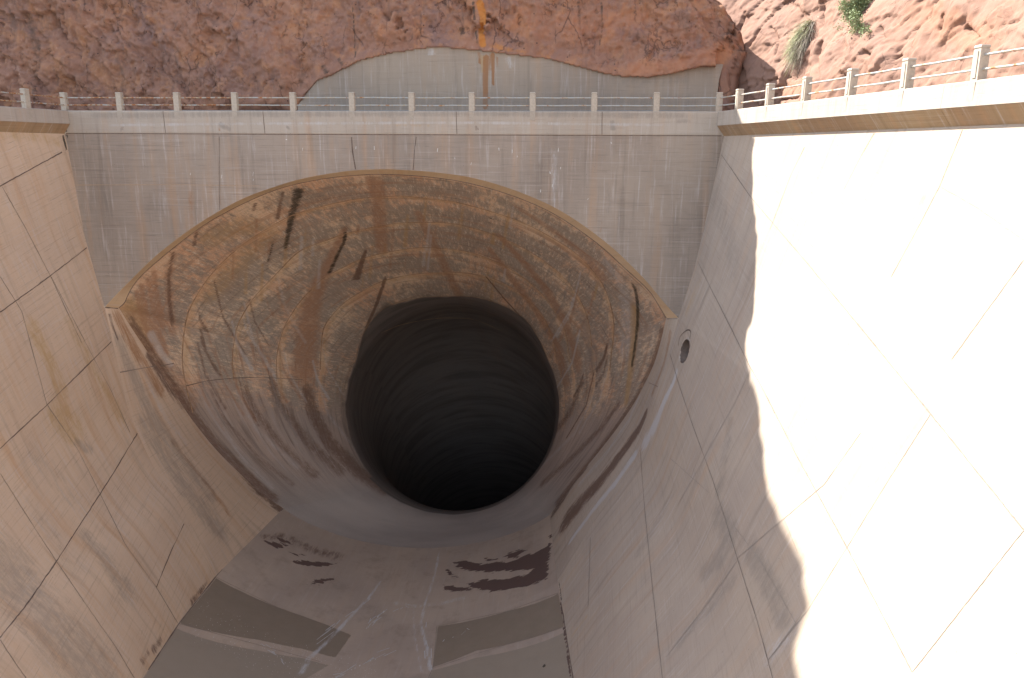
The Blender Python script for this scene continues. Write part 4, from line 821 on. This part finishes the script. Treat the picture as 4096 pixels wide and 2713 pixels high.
# ---------------------------------------------------------------- shrubs on the sunlit cliff
def leafm(name, a, b):
    t = NT(name); n = t.noise(t.obj(), 3, 3); t.b.inputs['Roughness'].default_value = .7
    return t.out(t.mix(t.rng(n, .35, .65), a, b))
M_green = leafm('shrub_green', (.20, .26, .12), (.34, .40, .22)); M_dry = leafm('dry_stems', (.50, .44, .36), (.34, .29, .23)); M_gg = leafm('grass_green', (.24, .27, .12), (.38, .38, .22))
def blade(V, F, p, d, L, w_, curve, rg):
    d = d/np.linalg.norm(d); s = np.cross(d, rg.normal(size=3)); s /= np.linalg.norm(s); b = len(V); n = 4
    for k in range(n+1):
        t = k/n; c_ = p+d*L*t+np.array([0, 0, -1.])*curve*t*t*L; ww = w_*(1-t*.85)
        V.append(c_-s*ww); V.append(c_+s*ww)
    for k in range(n): F.append((b+2*k, b+2*k+1, b+2*k+3, b+2*k+2))
def tussock(px, label, nb_, L, green, seed, cat='shrub', name='grass_tussock', ext=(.35, .3)):
    h = c2_.hit(px); p0 = np.array(h[0]); n = np.array(h[1]); n = n if n@(CAM-p0) > 0 else -n; rg = np.random.default_rng(seed)
    root = empty(name, tuple(p0)); tag(root, label, cat)
    for part, cnt, m, off, up in (('dry_stems', int(nb_*(1-green)), M_dry, .22, -.55), ('blades', int(nb_*green), M_gg, -.18, .35)):
        V = []; F = []; 
        for _ in range(cnt):
            o = p0+RT*(rg.normal()*ext[0]*.35+off*ext[0]*2)+np.array([0, 0, rg.normal()*ext[1]]); h2 = c2_.bvh.find_nearest(Vector(o)); o = np.array(h2[0])
            d = n*.55+np.array([0, 0, up*.5+rg.normal()*.35+.1])+rg.normal(size=3)*.28-RT*(.5 if part == 'blades' else -.05)*rg.random()
            blade(V, F, o, d, L*(.5+rg.random()*.8), .012, .55+.4*rg.random(), rg)
        mesh(part, np.array(V), F, m, root)
    return root
tussock((1868, 82), 'big grass tussock, green one side and straw grey the other, on the pink cliff', 2800, .95, .5, 3, ext=(.28, .3))
tussock((1846, 118), 'low straggling grass patch at the foot of the big tussock', 450, .5, .85, 5, ext=(.28, .12))
def bush(px, label, rx_, rz_, n, seed):
    h = c2_.hit(px); p0 = np.array(h[0]); nn_ = np.array(h[1]); nn_ = nn_ if nn_@(CAM-p0) > 0 else -nn_; rg = np.random.default_rng(seed); root = empty('shrub', tuple(p0)); tag(root, label, 'shrub')
    V = []; F = []; SV = []; SF = []
    cl_ = [p0+nn_*(.1+.25*rg.random())+RT*rg.normal()*rx_*.5+np.array([0, 0, rg.normal()*rz_*.5]) for _ in range(max(4, n//45))]
    for c_ in cl_:
        v_, f_ = tube(p0-nn_*.05, c_, .008, 4, seg=3); b = len(SV); SV += v_; SF += [tuple(b+i for i in f) for f in f_]
        for _ in range(45):
            o = c_+rg.normal(size=3)*.085; d = rg.normal(size=3); d /= np.linalg.norm(d); s = np.cross(d, rg.normal(size=3)); s /= np.linalg.norm(s); b = len(V); l = .05+.05*rg.random()
            V += [o, o+d*l*.5+s*l*.28, o+d*l, o+d*l*.5-s*l*.28]; F.append((b, b+1, b+2, b+3))
    mesh('leaves', np.array(V), F, M_green, root); mesh('stems', np.array(SV), SF, M_dry, root)
bush((1992, 25), 'round leafy green bush high on the sunlit pink cliff', .62, .6, 6000, 8)
bush((1985, 62), 'dry yellowish bush just under the round green one', .3, .4, 1100, 9)
bush((2012, 75), 'tiny green plant in a crack beside the sunlit bushes', .08, .15, 180, 10)
